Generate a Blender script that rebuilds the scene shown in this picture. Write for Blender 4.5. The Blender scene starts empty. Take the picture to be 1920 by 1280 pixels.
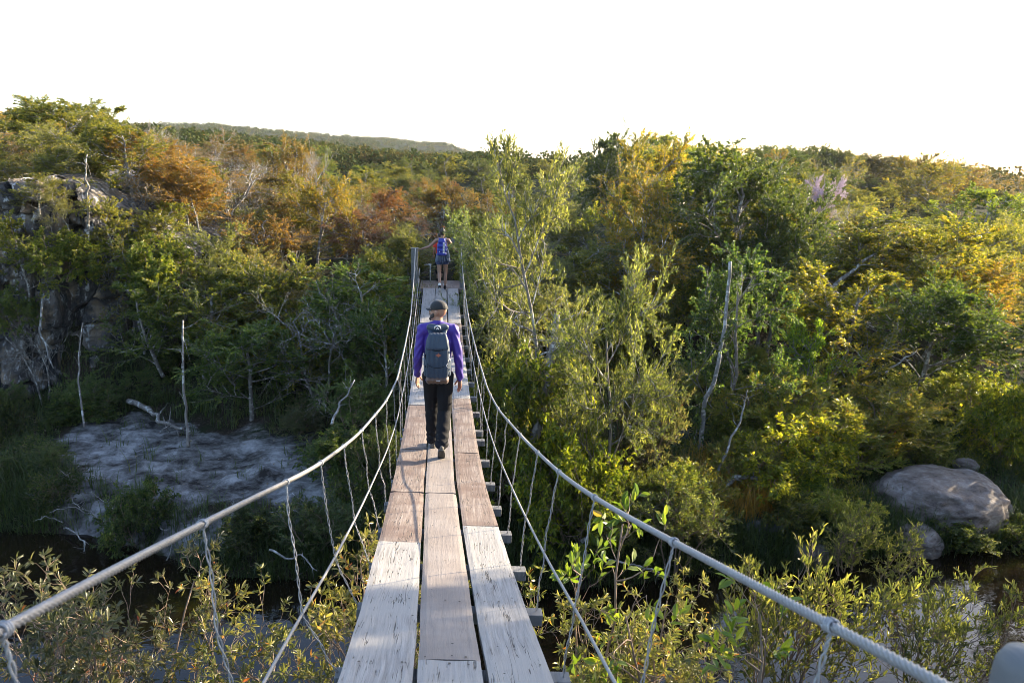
import bpy, bmesh, math
import numpy as np
from mathutils import Vector, Matrix
R_ = math.radians
SC = bpy.context.scene
COL = SC.collection

# ---------------------------------------------------------------- camera
CAMZ = 7.2
cam_d = bpy.data.cameras.new('camera'); cam = bpy.data.objects.new('camera', cam_d); COL.objects.link(cam)
FPX = 1400.0
th = math.atan(335/FPX); psi = math.atan((960-824)/FPX*math.cos(th)); roll = R_(1.5)
F_ = Vector((math.sin(psi)*math.cos(th), math.cos(psi)*math.cos(th), -math.sin(th)))
R0 = Vector((math.cos(psi), -math.sin(psi), 0)); U0 = R0.cross(F_)
RR = R0*math.cos(roll)+U0*math.sin(roll); UU = U0*math.cos(roll)-R0*math.sin(roll)
m = Matrix((RR, UU, -F_)).transposed().to_4x4(); m.translation = Vector((-.045, 0, CAMZ))
cam.matrix_world = m
cam_d.lens = FPX/1920*36; cam_d.sensor_width = 36; cam_d.clip_start = .05; cam_d.clip_end = 6000
cam_d.dof.use_dof = True; cam_d.dof.focus_distance = 9.0; cam_d.dof.aperture_fstop = 6.3
SC.camera = cam
CX, CY = -.045, 0.0
def atY(x, y, Y):          # the point at distance Y along the bridge seen at photo pixel x, y
    r = F_+(x-960)/FPX*RR-(y-640)/FPX*UU
    return Vector((CX, CY, CAMZ))+r*(Y/r.y)

# ---------------------------------------------------------------- world, sun, exposure
SUN_EL, SUN_AZ = R_(16.5), R_(64)      # azimuth clockwise from +Y (the bridge axis)
W = bpy.data.worlds.new('World'); SC.world = W; W.use_nodes = True
nt = W.node_tree; bg = nt.nodes['Background']
sk = nt.nodes.new('ShaderNodeTexSky'); sk.sky_type = 'NISHITA'; sk.sun_disc = False
sk.sun_elevation = SUN_EL; sk.sun_rotation = SUN_AZ; sk.air_density = 1.0; sk.dust_density = 1.6; sk.ozone_density = 1.6
veil = nt.nodes.new('ShaderNodeMix'); veil.data_type = 'RGBA'; veil.blend_type = 'ADD'; veil.inputs[0].default_value = 1
nt.links.new(sk.outputs[0], veil.inputs[6]); veil.inputs[7].default_value = (.12, .10, .22, 1)      # thin bright haze over the whole sky
nt.links.new(veil.outputs[2], bg.inputs[0]); bg.inputs[1].default_value = .145
sd = bpy.data.lights.new('sun', 'SUN'); sd.energy = 5.0; sd.angle = R_(.5); sd.color = (1, .84, .60)
sun = bpy.data.objects.new('sun', sd); COL.objects.link(sun)
sdir = Vector((math.sin(SUN_AZ)*math.cos(SUN_EL), math.cos(SUN_AZ)*math.cos(SUN_EL), math.sin(SUN_EL)))
sun.rotation_euler = sdir.to_track_quat('Z', 'Y').to_euler(); sun.location = sdir*50
SC.view_settings.view_transform = 'Standard'; SC.view_settings.look = 'None'
SC.view_settings.exposure = 1.95; SC.view_settings.gamma = 1
SC.cycles.filter_width = .85; SC.cycles.max_bounces = 6; SC.cycles.diffuse_bounces = 3; SC.cycles.glossy_bounces = 3
SC.cycles.transmission_bounces = 4; SC.cycles.transparent_max_bounces = 4
SC.cycles.caustics_reflective = False; SC.cycles.caustics_refractive = False

# ---------------------------------------------------------------- noise
def _hash(ix, iy, iz, seed):
    h = (ix.astype(np.int64)*374761393 + iy.astype(np.int64)*668265263 + iz.astype(np.int64)*2147483647 + seed*974711) & 0xffffffff
    h = ((h ^ (h >> 13))*1274126177) & 0xffffffff
    h = ((h ^ (h >> 16))*2246822519) & 0xffffffff
    return ((h ^ (h >> 15)) & 0xffffff)/float(0xffffff)
def vnoise(x, y, z=None, seed=0):
    x = np.asarray(x, float); y = np.asarray(y, float); z = np.zeros_like(x) if z is None else np.asarray(z, float)
    ix, iy, iz = np.floor(x), np.floor(y), np.floor(z); fx, fy, fz = x-ix, y-iy, z-iz
    fx = fx*fx*(3-2*fx); fy = fy*fy*(3-2*fy); fz = fz*fz*(3-2*fz)
    o = 0
    for dx in (0, 1):
        for dy in (0, 1):
            for dz in (0, 1):
                w = (fx if dx else 1-fx)*(fy if dy else 1-fy)*(fz if dz else 1-fz)
                o = o+w*_hash(ix+dx, iy+dy, iz+dz, seed)
    return o*2-1
def fbm(x, y, z=None, o=4, seed=0):
    s = 0; a = .5
    zz = None if z is None else np.asarray(z)
    for k in range(o):
        f = 2.03**k
        s = s+a*vnoise(np.asarray(x)*f, np.asarray(y)*f, None if zz is None else zz*f, seed+k); a *= .5
    return s

# ---------------------------------------------------------------- object helpers
def tag(o, label=None, cat=None, group=None, kind=None):
    if label: o['label'] = label
    if cat: o['category'] = cat
    if group: o['group'] = group
    if kind: o['kind'] = kind
    return o
def empty(name, loc=(0, 0, 0), rz=0):
    o = bpy.data.objects.new(name, None); COL.objects.link(o); o.location = loc; o.rotation_euler = (0, 0, rz)
    o.empty_display_size = .1
    return o
def npmesh(name, V, F, mat=None, attrs=None, smooth=False):
    """V (n,3); F list of (k,s) int arrays (s corners per face)"""
    V = np.asarray(V, np.float32)
    Fs = [np.asarray(f, np.int32) for f in (F if isinstance(F, (list, tuple)) else [F]) if len(f)]
    me = bpy.data.meshes.new(name); me.vertices.add(len(V)); me.vertices.foreach_set('co', V.ravel())
    if Fs:
        loops = np.concatenate([f.ravel() for f in Fs]); cnt = np.concatenate([np.full(len(f), f.shape[1], np.int32) for f in Fs])
        me.loops.add(len(loops)); me.loops.foreach_set('vertex_index', loops)
        me.polygons.add(len(cnt)); st = np.zeros(len(cnt), np.int32); st[1:] = np.cumsum(cnt)[:-1]
        me.polygons.foreach_set('loop_start', st)
        try: me.polygons.foreach_set('loop_total', cnt)
        except Exception: pass
        me.polygons.foreach_set('use_smooth', np.full(len(cnt), smooth, bool))
    for k, (dom, a) in (attrs or {}).items():
        at = me.attributes.new(k, 'FLOAT', dom); at.data.foreach_set('value', np.asarray(a, np.float32))
    me.update(calc_edges=True); me.validate()
    if mat: me.materials.append(mat)
    return me
def link(name, me, parent=None, loc=None):
    o = bpy.data.objects.new(name, me); COL.objects.link(o)
    if parent: o.parent = parent
    if loc is not None: o.location = loc
    return o
def copy_tree(o, parent=None):
    c = o.copy(); COL.objects.link(c)
    if parent: c.parent = parent
    for ch in o.children: copy_tree(ch, c)
    return c
def tubes(P, r, s=5, closed_tip=True):
    """P (N,m,3) polylines, r (N,m)"""
    P = np.asarray(P, float); N, M, _ = P.shape
    T = np.gradient(P, axis=1); T /= np.linalg.norm(T, axis=2, keepdims=True)+1e-9
    ref = np.where(np.abs(T[:, :1, 2:3]) > .8, np.array([1., .13, 0]), np.array([0, .1, 1.])); ref = np.broadcast_to(ref, T.shape)
    A = np.cross(T, ref); A /= np.linalg.norm(A, axis=2, keepdims=True)+1e-9; B = np.cross(T, A)
    an = np.arange(s)/s*2*np.pi
    V = P[:, :, None]+np.asarray(r)[:, :, None, None]*(np.cos(an)[None, None, :, None]*A[:, :, None]+np.sin(an)[None, None, :, None]*B[:, :, None])
    idx = np.arange(N*M*s).reshape(N, M, s)
    a = idx[:, :-1]; b = idx[:, 1:]; a2 = np.roll(a, -1, 2); b2 = np.roll(b, -1, 2)
    Fq = np.stack([a, a2, b2, b], -1).reshape(-1, 4)
    return V.reshape(-1, 3), Fq
class MB:     # collects pieces of one mesh
    def __init__(s): s.V = []; s.F = []; s.n = 0
    def add(s, V, F):
        V = np.asarray(V, float)
        for f in (F if isinstance(F, list) else [F]): s.F.append(np.asarray(f)+s.n)
        s.V.append(V); s.n += len(V)
    def box(s, c, d, rot=None, bev=0):
        bm = bmesh.new(); bmesh.ops.create_cube(bm, size=1)
        bmesh.ops.scale(bm, vec=d, verts=bm.verts)
        if bev: bmesh.ops.bevel(bm, geom=bm.edges[:], offset=bev, segments=2, affect='EDGES', profile=.6)
        if rot is not None: bmesh.ops.rotate(bm, matrix=rot, verts=bm.verts)
        bmesh.ops.translate(bm, vec=c, verts=bm.verts); s.bm(bm)
    def bm(s, bm):
        bm.verts.ensure_lookup_table(); bm.verts.index_update()
        V = np.array([v.co[:] for v in bm.verts]); fs = {}
        for f in bm.faces: fs.setdefault(len(f.verts), []).append([v.index for v in f.verts])
        s.add(V, [np.array(x) for x in fs.values()]); bm.free()
    def tube(s, pts, r, sides=8, cap=True):
        pts = np.asarray(pts, float); r = np.broadcast_to(np.asarray(r, float), (len(pts),))
        V, F = tubes(pts[None], r[None], sides)
        s.add(V, F)
        if cap:
            n = len(pts)
            s.F.append(np.array([list(range(sides))[::-1]])+s.n-len(V)); s.F.append(np.array([list(range((n-1)*sides, n*sides))])+s.n-len(V))
    def mesh(s, name, mat, smooth=False):
        by = {}
        for f in s.F: by.setdefault(f.shape[1], []).append(f)
        return npmesh(name, np.concatenate(s.V), [np.concatenate(v) for v in by.values()], mat, smooth=smooth)
    def build(s, name, mat, parent=None, smooth=False): return link(name, s.mesh(name, mat, smooth), parent)

# ---------------------------------------------------------------- materials
def mat(name):
    M = bpy.data.materials.new(name); M.use_nodes = True; nt = M.node_tree
    return M, nt, nt.nodes['Principled BSDF'], nt.nodes['Material Output']
def nd(nt, typ, ins=None, **kw):
    n = nt.nodes.new('ShaderNode'+typ)
    for k, v in kw.items(): setattr(n, k, v)
    for k, v in (ins or {}).items():
        if isinstance(v, bpy.types.NodeSocket): nt.links.new(v, n.inputs[k])
        else: n.inputs[k].default_value = v
    return n
def ramp(nt, fac, stops, interp='LINEAR'):
    n = nt.nodes.new('ShaderNodeValToRGB'); n.color_ramp.interpolation = interp
    e = n.color_ramp.elements
    while len(e) < len(stops): e.new(.5)
    for i, (p, c) in enumerate(stops):
        e[i].position = p; e[i].color = (*c, 1) if len(c) == 3 else c
    nt.links.new(fac, n.inputs[0]); return n.outputs[0]
def mixc(nt, fac, a, b, blend='MIX'):
    n = nt.nodes.new('ShaderNodeMix'); n.data_type = 'RGBA'; n.blend_type = blend
    for sck, v in ((n.inputs[0], fac), (n.inputs[6], a), (n.inputs[7], b)):
        if isinstance(v, bpy.types.NodeSocket): nt.links.new(v, sck)
        else: sck.default_value = v if not isinstance(v, tuple) or len(v) == 4 else (*v, 1)
    return n.outputs[2]
def noise(nt, vec, scale, detail=4, rough=.55, dist=0):
    return nd(nt, 'TexNoise', {'Vector': vec, 'Scale': scale, 'Detail': detail, 'Roughness': rough, 'Distortion': dist}).outputs[0]
def bump(nt, bsdf, h, strength, dist=.01):
    b = nd(nt, 'Bump', {'Height': h, 'Strength': strength, 'Distance': dist}); nt.links.new(b.outputs[0], bsdf.inputs['Normal'])
def mapping(nt, src, sc):
    return nd(nt, 'Mapping', {'Vector': src, 'Scale': sc}).outputs[0]
def plain(name, col, rough=.6, metal=0, var=.12, scale=30, bmp=0.15):
    M, nt, b, o = mat(name); tc = nd(nt, 'TexCoord').outputs['Object']
    n = noise(nt, tc, scale)
    c = ramp(nt, n, [(.25, tuple(x*(1-var) for x in col)), (.75, tuple(min(1, x*(1+var)) for x in col))])
    nt.links.new(c, b.inputs['Base Color']); b.inputs['Roughness'].default_value = rough; b.inputs['Metallic'].default_value = metal
    bump(nt, b, n, bmp, .004); return M

def leaf_mat(name, stops, trans=.5, rough=.42, spec=.55, tmul=1.5):
    """stops: ramp over the per-leaf random value; the object colour tints a whole crown"""
    stops = [(p, tuple(x*k_ for x, k_ in zip(c, (.96, .98, .90)))) for p, c in stops]
    M, nt, b, o = mat(name)
    v = nd(nt, 'Attribute', attribute_name='v').outputs['Fac']
    oi = nd(nt, 'ObjectInfo')
    c = ramp(nt, v, stops)
    c = mixc(nt, 1.0, c, oi.outputs['Color'], 'MULTIPLY')
    nt.links.new(c, b.inputs['Base Color']); b.inputs['Roughness'].default_value = rough
    b.inputs['Specular IOR Level'].default_value = spec
    warm = mixc(nt, 1.0, c, (1.3*tmul, 1.25*tmul, .6*tmul), 'MULTIPLY')
    tr = nd(nt, 'BsdfTranslucent', {'Color': warm})
    mx = nd(nt, 'MixShader', {0: trans, 1: b.outputs[0], 2: tr.outputs[0]})
    nt.links.new(mx.outputs[0], o.inputs['Surface']); return M
L_GREEN = leaf_mat('broad_leaf', [(0, (.03, .05, .014)), (.45, (.095, .115, .024)), (.75, (.19, .19, .035)), (.93, (.36, .31, .06)), (1, (.30, .15, .04))])
L_FINE = leaf_mat('narrow_leaf', [(0, (.04, .055, .022)), (.5, (.12, .135, .045)), (.85, (.28, .27, .09)), (1, (.42, .38, .14))], spec=.6)
L_AUT = leaf_mat('autumn_leaf', [(0, (.06, .08, .02)), (.4, (.16, .145, .03)), (.75, (.28, .20, .045)), (1, (.31, .15, .045))], trans=.5)
L_DARK = leaf_mat('dark_leaf', [(0, (.025, .045, .014)), (.6, (.065, .09, .022)), (1, (.17, .18, .04))], trans=.4)
L_ROS = leaf_mat('rosette_leaf', [(0, (.05, .065, .03)), (.5, (.12, .125, .06)), (.86, (.28, .25, .13)), (.93, (.36, .16, .05)), (1, (.40, .07, .03))], trans=.35, rough=.38, spec=.6)
L_PINK = leaf_mat('pink_blossom', [(0, (.42, .32, .48)), (1, (.75, .60, .78))], trans=.1, tmul=.8, spec=.1)
L_GRASS = leaf_mat('grass_blade', [(0, (.05, .08, .025)), (.6, (.10, .13, .035)), (.9, (.26, .20, .06)), (1, (.42, .24, .07))], trans=.4)
L_SHRUB = leaf_mat('shrub_leaf', [(0, (.08, .11, .03)), (.5, (.16, .19, .045)), (.9, (.30, .28, .07)), (1, (.36, .14, .04))], trans=.4)

def bark(name, a, b_, lich=(.5, .5, .47), la=.62):
    M, nt, b, o = mat(name); tc = nd(nt, 'TexCoord').outputs['Object']
    n1 = noise(nt, mapping(nt, tc, (14, 14, 3)), 1.5, 6); n2 = noise(nt, tc, 7, 5)
    c = ramp(nt, n1, [(.3, a), (.7, b_)]); f = ramp(nt, n2, [(la, (0, 0, 0)), (la+.06, (1, 1, 1))])
    nt.links.new(mixc(nt, f, c, lich), b.inputs['Base Color']); b.inputs['Roughness'].default_value = .85
    bump(nt, b, n1, .6, .02); return M
B_BROWN = bark('bark', (.09, .08, .07), (.26, .23, .20), (.46, .45, .42), la=.54)
B_PALE = bark('pale_bark', (.14, .13, .12), (.28, .27, .25), (.46, .45, .43), .52)
B_TWIG = bark('twig_bark', (.16, .11, .08), (.34, .25, .18), la=.7)

def wood_mat(name, tones, crack=1.0, grey=True):
    M, nt, b, o = mat(name); tc = nd(nt, 'TexCoord').outputs['Object']; oi = nd(nt, 'ObjectInfo')
    off = nd(nt, 'VectorMath', {0: tc, 1: (3.1, 0, 0)}, operation='ADD').outputs[0]
    rnd = nd(nt, 'Math', {0: oi.outputs['Random'], 1: 37.0}, operation='MULTIPLY').outputs[0]
    cx = nd(nt, 'CombineXYZ', {0: rnd, 1: rnd, 2: 0.0}).outputs[0]
    tc2 = nd(nt, 'VectorMath', {0: off, 1: cx}, operation='ADD').outputs[0]
    warp = nd(nt, 'TexNoise', {'Vector': mapping(nt, tc2, (3.2, .9, 1)), 'Scale': 1.3, 'Detail': 2.0}).outputs['Color']
    w2 = nd(nt, 'VectorMath', {0: warp, 1: (.05, .05, 0)}, operation='MULTIPLY').outputs[0]
    tc3 = nd(nt, 'VectorMath', {0: tc2, 1: w2}, operation='ADD').outputs[0]
    g1 = noise(nt, mapping(nt, tc3, (60, 2.2, 8)), 1.0, 5, .65)
    g2 = noise(nt, mapping(nt, tc3, (46, .75, 8)), 1.0, 2, .5)
    big = noise(nt, tc2, 2.6, 4, .6)
    c = ramp(nt, g1, [(.25, tones[0]), (.5, tones[1]), (.72, tones[2])])
    c2 = mixc(nt, ramp(nt, big, [(.42, (0, 0, 0)), (.62, (1, 1, 1))]), c, tones[3])
    # drying checks: thin dark lines along the grain
    ck = ramp(nt, g2, [(.478, (0, 0, 0)), (.495, (1, 1, 1)), (.505, (1, 1, 1)), (.522, (0, 0, 0))])
    brk = noise(nt, mapping(nt, tc2, (14, 3.2, 4)), 1.0, 3)
    ckm = nd(nt, 'Math', {0: ck, 1: ramp(nt, brk, [(.50, (0, 0, 0)), (.56, (1, 1, 1))])}, operation='MULTIPLY').outputs[0]
    ckm = nd(nt, 'Math', {0: ckm, 1: crack}, operation='MULTIPLY').outputs[0]
    # nail holes / knots
    vo = nd(nt, 'TexVoronoi', {'Vector': tc2, 'Scale': 6.5}).outputs['Distance']
    dots = ramp(nt, vo, [(.03, (1, 1, 1)), (.05, (0, 0, 0))])
    dk = nd(nt, 'Math', {0: ckm, 1: dots}, operation='MAXIMUM').outputs[0]
    c3 = mixc(nt, dk, c2, (.035, .028, .025))
    nt.links.new(c3, b.inputs['Base Color']); b.inputs['Roughness'].default_value = .72
    hh = nd(nt, 'Math', {0: g1, 1: nd(nt, 'Math', {0: dk, 1: 1.2}, operation='MULTIPLY').outputs[0]}, operation='SUBTRACT').outputs[0]
    bump(nt, b, hh, .55, .006); return M
W_BLEACH = wood_mat('bleached_wood', [(.13, .12, .11), (.25, .235, .225), (.34, .325, .31), (.28, .265, .25)])
W_BROWN = wood_mat('brown_wood', [(.08, .058, .048), (.20, .152, .125), (.30, .255, .225), (.135, .09, .07)], .9)
W_SMOOTH = wood_mat('smooth_wood', [(.20, .17, .15), (.235, .20, .18), (.26, .225, .20), (.20, .165, .145)], .12)
W_POST = wood_mat('post_wood', [(.07, .07, .07), (.14, .14, .14), (.22, .22, .215), (.13, .13, .13)])
STEEL = plain('galvanised_wire', (.30, .30, .31), .45, .35, .25, 60, .3)
ROPE = plain('steel_rope', (.25, .24, .235), .5, .3, .22, 120, .4)

# ---------------------------------------------------------------- terrain
XS = np.array([-60, -25, -14, -9.5, -7, -4.2, -2, 0, 2, 4, 6.5, 9, 12, 18, 30, 60.])
YE = np.array([17, 16, 15.3, 14.3, 13.9, 12.3, 11.9, 11.7, 11.6, 11.7, 12.1, 12.5, 12.7, 13.5, 15, 18.])   # far water edge
PY = np.array([0, .4, 1.2, 3, 5, 6.5, 8, 10, 13, 18, 25, 35, 50, 75, 110, 200.])                          # metres beyond the edge
PROF = {-60: [0, .4, .9, 1.5, 2, 3, 4.2, 5.4, 5.8, 6, 6.5, 6.6, 7, 8, 8, 9],
        -14: [0, .35, .7, 1.0, 1.2, 5.6, 5.7, 5.8, 5.9, 6.0, 6.1, 6.0, 5.5, 5, 5, 5],
        -7:  [0, .35, .7, .9, 1.1, 2.4, 3.6, 4.6, 4.7, 4.5, 4.3, 4.2, 4.2, 4.2, 4.5, 5],
        -4:  [0, .35, .6, .8, 1.1, 1.6, 2.4, 3.3, 3.7, 3.8, 3.9, 4.0, 4.0, 4.0, 4.3, 5],
        -1:  [0, .35, .7, 1.1, 1.7, 2.4, 3.7, 3.85, 3.9, 4.0, 4.1, 4.2, 4.2, 4.2, 4.5, 5],
        2:   [0, .35, .7, 1.2, 1.7, 2.4, 3.4, 3.7, 3.9, 4.0, 4.1, 4.2, 4.2, 4.2, 4.5, 5],
        6:   [0, .3, .5, .8, 1.0, 1.3, 1.8, 2.4, 3.0, 3.4, 3.8, 4.2, 4.4, 4.6, 5.0, 5],
        12:  [0, .25, .4, .6, .8, 1.0, 1.3, 1.7, 2.2, 2.8, 3.3, 3.6, 4.4, 5.6, 3.6, 1],
        30:  [0, .3, .5, .7, .8, 1.0, 1.2, 1.5, 1.9, 2.4, 2.8, 3.6, 4.8, 5.8, 3.0, -2],
        60:  [0, .3, .5, .7, .8, 1.0, 1.2, 1.5, 1.8, 2.2, 2.6, 3.2, 3.8, 4.0, 1.0, -4]}
PX = np.array(sorted(PROF)); PM = np.array([PROF[k] for k in PX])
SB = [(-7.1, 16.7, 1.9, 1.6), (-5.4, 15.6, 2.7, 1.8), (-5.9, 14.0, 1.9, 1.0), (-3.4, 14.6, 2.4, 1.3), (-1.5, 14.5, 2.1, 1.0), (-4.2, 13.2, 1.4, .6), (-6.6, 14.6, 1.5, .8), (-4.8, 13.2, .9, .35), (-2.6, 12.9, .5, .3), (5.2, 16.4, .9, .8), (6.4, 12.9, .7, .4), (3.0, 15.2, .5, .4)]
def sandmask(x, y):
    o = np.zeros(np.shape(x))
    for a, b_, c, d in SB: o = np.maximum(o, np.clip(1.25-np.hypot((x-a)/c, (y-b_)/d), 0, 1))
    return np.clip(o+.45*fbm(np.asarray(x)*1.1, np.asarray(y)*1.8, seed=61, o=5)*(o > 0), 0, 1)
def ground(x, y, rough=True):
    x = np.asarray(x, float); y = np.asarray(y, float)
    ye = np.interp(x, XS, YE)+.35*fbm(x*.6, y*0+3, seed=5)
    t = y-ye
    ip = np.clip(np.searchsorted(PX, x)-1, 0, len(PX)-2); fx = np.clip((x-PX[ip])/(PX[ip+1]-PX[ip]), 0, 1); fx = fx*fx*(3-2*fx)
    tt = np.clip(t, 0, 200); jp = np.clip(np.searchsorted(PY, tt)-1, 0, len(PY)-2); fy = (tt-PY[jp])/(PY[jp+1]-PY[jp])
    a = PM[ip, jp]*(1-fx)*(1-fy)+PM[ip+1, jp]*fx*(1-fy)+PM[ip, jp+1]*(1-fx)*fy+PM[ip+1, jp+1]*fx*fy
    h = a-.9*np.clip(-t*.9, 0, 1)
    # near bank under the start of the bridge
    yn = 6.6+.3*np.sin(x*.7)-.06*np.clip(x, 0, 30)
    yn = yn+3.4*np.clip((x-9)/2, 0, 1)  # bank bulge added out of view to carry a tree that shades the shrubs
    nb = np.clip(yn-y, -1, 40); hn = np.where(nb > 0, np.interp(nb, [0, .5, 2, 4, 5.5, 8, 20], [0, .25, .8, 2.4, 4.6, 5.5, 6.5]), nb*.9)
    h = np.where(y < np.where(x > 9, 10.6, 9), np.where(nb > 0, hn, np.maximum(-.9, nb*.9)), h)
    if rough:
        w = np.clip((np.abs(t)-.0)/3, .25, 1); h = h+w*(.22*fbm(x*.5, y*.5, seed=9)+.10*fbm(x*2.1, y*2.1, seed=3))
        sm_ = sandmask(x, y); lay = y*1.6+x*.35+1.6*fbm(x*.6, y*.6, seed=66); h = h+sm_*(.13*((lay % 1)**3)+.04*fbm(x*2, y*2, seed=67)+.18*np.clip(fbm(x*.7, y*.7, seed=68), 0, 1))
        h = h+np.clip((t-30)/100, 0, 1)*1.2*fbm(x*.03, y*.03, seed=31)
    # far hills
    d = np.hypot(x, y); az = np.degrees(np.arctan2(x, y))
    rid = np.interp(az, [-60, -40, -28, -21, -16, -11, -5, 0, 5, 8, 12, 20, 60], [18, 18, 20, 22, 25, 21, 19, 17.5, 15, 11, 3, -6, -10])
    hf = rid*(.5-.5*np.cos(np.pi*np.clip((d-260)/640, 0, 1)))+np.clip((d-260)/400, 0, 1)*3*fbm(x*.012, y*.012, seed=12)
    h = h+np.where(y > 0, hf, 0)
    return h
def gz(x, y): return float(ground(np.array([x]), np.array([y]))[0])
nx, ny = 520, 560
u = np.linspace(-1, 1, nx); gx = np.sinh(u*6.0)/np.sinh(6.0)*1800
v = np.linspace(0, 1, ny); gy = -25+40*(v/.55).clip(0, 1)*1.0
gy = np.where(v <= .55, -25+(v/.55)**.75*50, 25+np.sinh((v-.55)/.45*5.2)/np.sinh(5.2)*2300)
GX, GY = np.meshgrid(gx, gy); H = ground(GX.ravel(), GY.ravel()).reshape(GX.shape)
H = np.maximum(H, -20)
sand = sandmask(GX, GY)
idx = np.arange(nx*ny).reshape(ny, nx)
GF = np.stack([idx[:-1, :-1], idx[:-1, 1:], idx[1:, 1:], idx[1:, :-1]], -1).reshape(-1, 4)
M, nt, b, o = mat('ground_soil'); tc = nd(nt, 'TexCoord').outputs['Object']
n1 = noise(nt, tc, 1.3, 6, .65); n2 = noise(nt, tc, 14, 6, .7); n3 = noise(nt, tc, .035, 5, .7)
soil = ramp(nt, n2, [(.3, (.016, .013, .010)), (.55, (.055, .043, .033)), (.78, (.13, .10, .08))])
leafy = mixc(nt, ramp(nt, n1, [(.42, (0, 0, 0)), (.6, (1, 1, 1))]), soil, (.03, .038, .018))
wood = ramp(nt, noise(nt, tc, .09, 8, .8), [(.35, (.014, .02, .012)), (.55, (.028, .032, .016)), (.7, (.045, .038, .02))])
geo = nd(nt, 'NewGeometry').outputs['Position']; sp = nd(nt, 'SeparateXYZ', {0: geo}).outputs[1]
farf = nd(nt, 'MapRange', {0: sp, 1: 22.0, 2: 40.0}).outputs[0]
base = mixc(nt, farf, leafy, wood)
sa = nd(nt, 'Attribute', attribute_name='sand').outputs['Fac']
sn = nd(nt, 'Math', {0: sa, 1: nd(nt, 'Math', {0: noise(nt, tc, 2.2, 6, .7), 1: .52}, operation='SUBTRACT').outputs[0]}, operation='ADD').outputs[0]
sf = ramp(nt, sn, [(.42, (0, 0, 0)), (.56, (1, 1, 1))])
n5 = noise(nt, mapping(nt, tc, (1, 1.5, 1)), 1.7, 12, .70, .1)
sandc = ramp(nt, n5, [(.38, (.03, .027, .025)), (.46, (.09, .085, .08)), (.54, (.17, .165, .16)), (.66, (.33, .325, .32))])
nt.links.new(mixc(nt, sf, base, sandc), b.inputs['Base Color']); b.inputs['Roughness'].default_value = 1.0; b.inputs['Specular IOR Level'].default_value = .03
bump(nt, b, mixc(nt, sf, n2, n5), .6, .05)
g = link('ground', npmesh('ground', np.stack([GX, GY, H], -1).reshape(-1, 3), GF, M, {'sand': ('POINT', sand.ravel())}, True)); tag(g, 'rising soil, sand and litter of the gorge banks and hills', kind='structure')

# water
M, nt, b, o = mat('river_water'); tc = nd(nt, 'TexCoord').outputs['Object']
b.inputs['Base Color'].default_value = (.010, .007, .004, 1); b.inputs['Roughness'].default_value = .04
b.inputs['IOR'].default_value = 1.36; b.inputs['Specular IOR Level'].default_value = .7
bump(nt, b, noise(nt, mapping(nt, tc, (1, 1.6, 1)), 2.5, 3), .12, .03)
wx, wy = np.meshgrid(np.linspace(-60, 60, 61), np.linspace(2, 22, 11)); wi = np.arange(61*11).reshape(11, 61)
WF = np.stack([wi[:-1, :-1], wi[:-1, 1:], wi[1:, 1:], wi[1:, :-1]], -1).reshape(-1, 4)
tag(link('river_water', npmesh('river_water', np.stack([wx, wy, wx*0], -1).reshape(-1, 3), WF, M)), 'dark still river below the bridge', kind='structure')

# ---------------------------------------------------------------- rock
def rock_mat():
    M, nt, b, o = mat('cliff_rock'); tc = nd(nt, 'TexCoord').outputs['Object']
    n1 = noise(nt, tc, 1.1, 7, .65); n2 = noise(nt, mapping(nt, tc, (3, 3, 1)), 2.2, 7, .7); n3 = noise(nt, mapping(nt, tc, (2, 2, .5)), 1.0, 5, .6)
    c = ramp(nt, n1, [(.32, (.03, .028, .03)), (.5, (.10, .092, .088)), (.68, (.25, .21, .17))])
    c = mixc(nt, ramp(nt, n3, [(.52, (0, 0, 0)), (.66, (1, 1, 1))]), c, (.30, .22, .14))
    c = mixc(nt, ramp(nt, n2, [(.55, (0, 0, 0)), (.60, (1, 1, 1))]), c, (.42, .42, .42))
    c = mixc(nt, ramp(nt, noise(nt, mapping(nt, tc, (1.6, 1.6, .35)), 1.5, 6), [(.52, (0, 0, 0)), (.62, (1, 1, 1))]), c, (.02, .02, .022))
    nt.links.new(c, b.inputs['Base Color']); b.inputs['Roughness'].default_value = .92
    bump(nt, b, n2, 1, .08); return M
ROCK = rock_mat()
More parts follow.
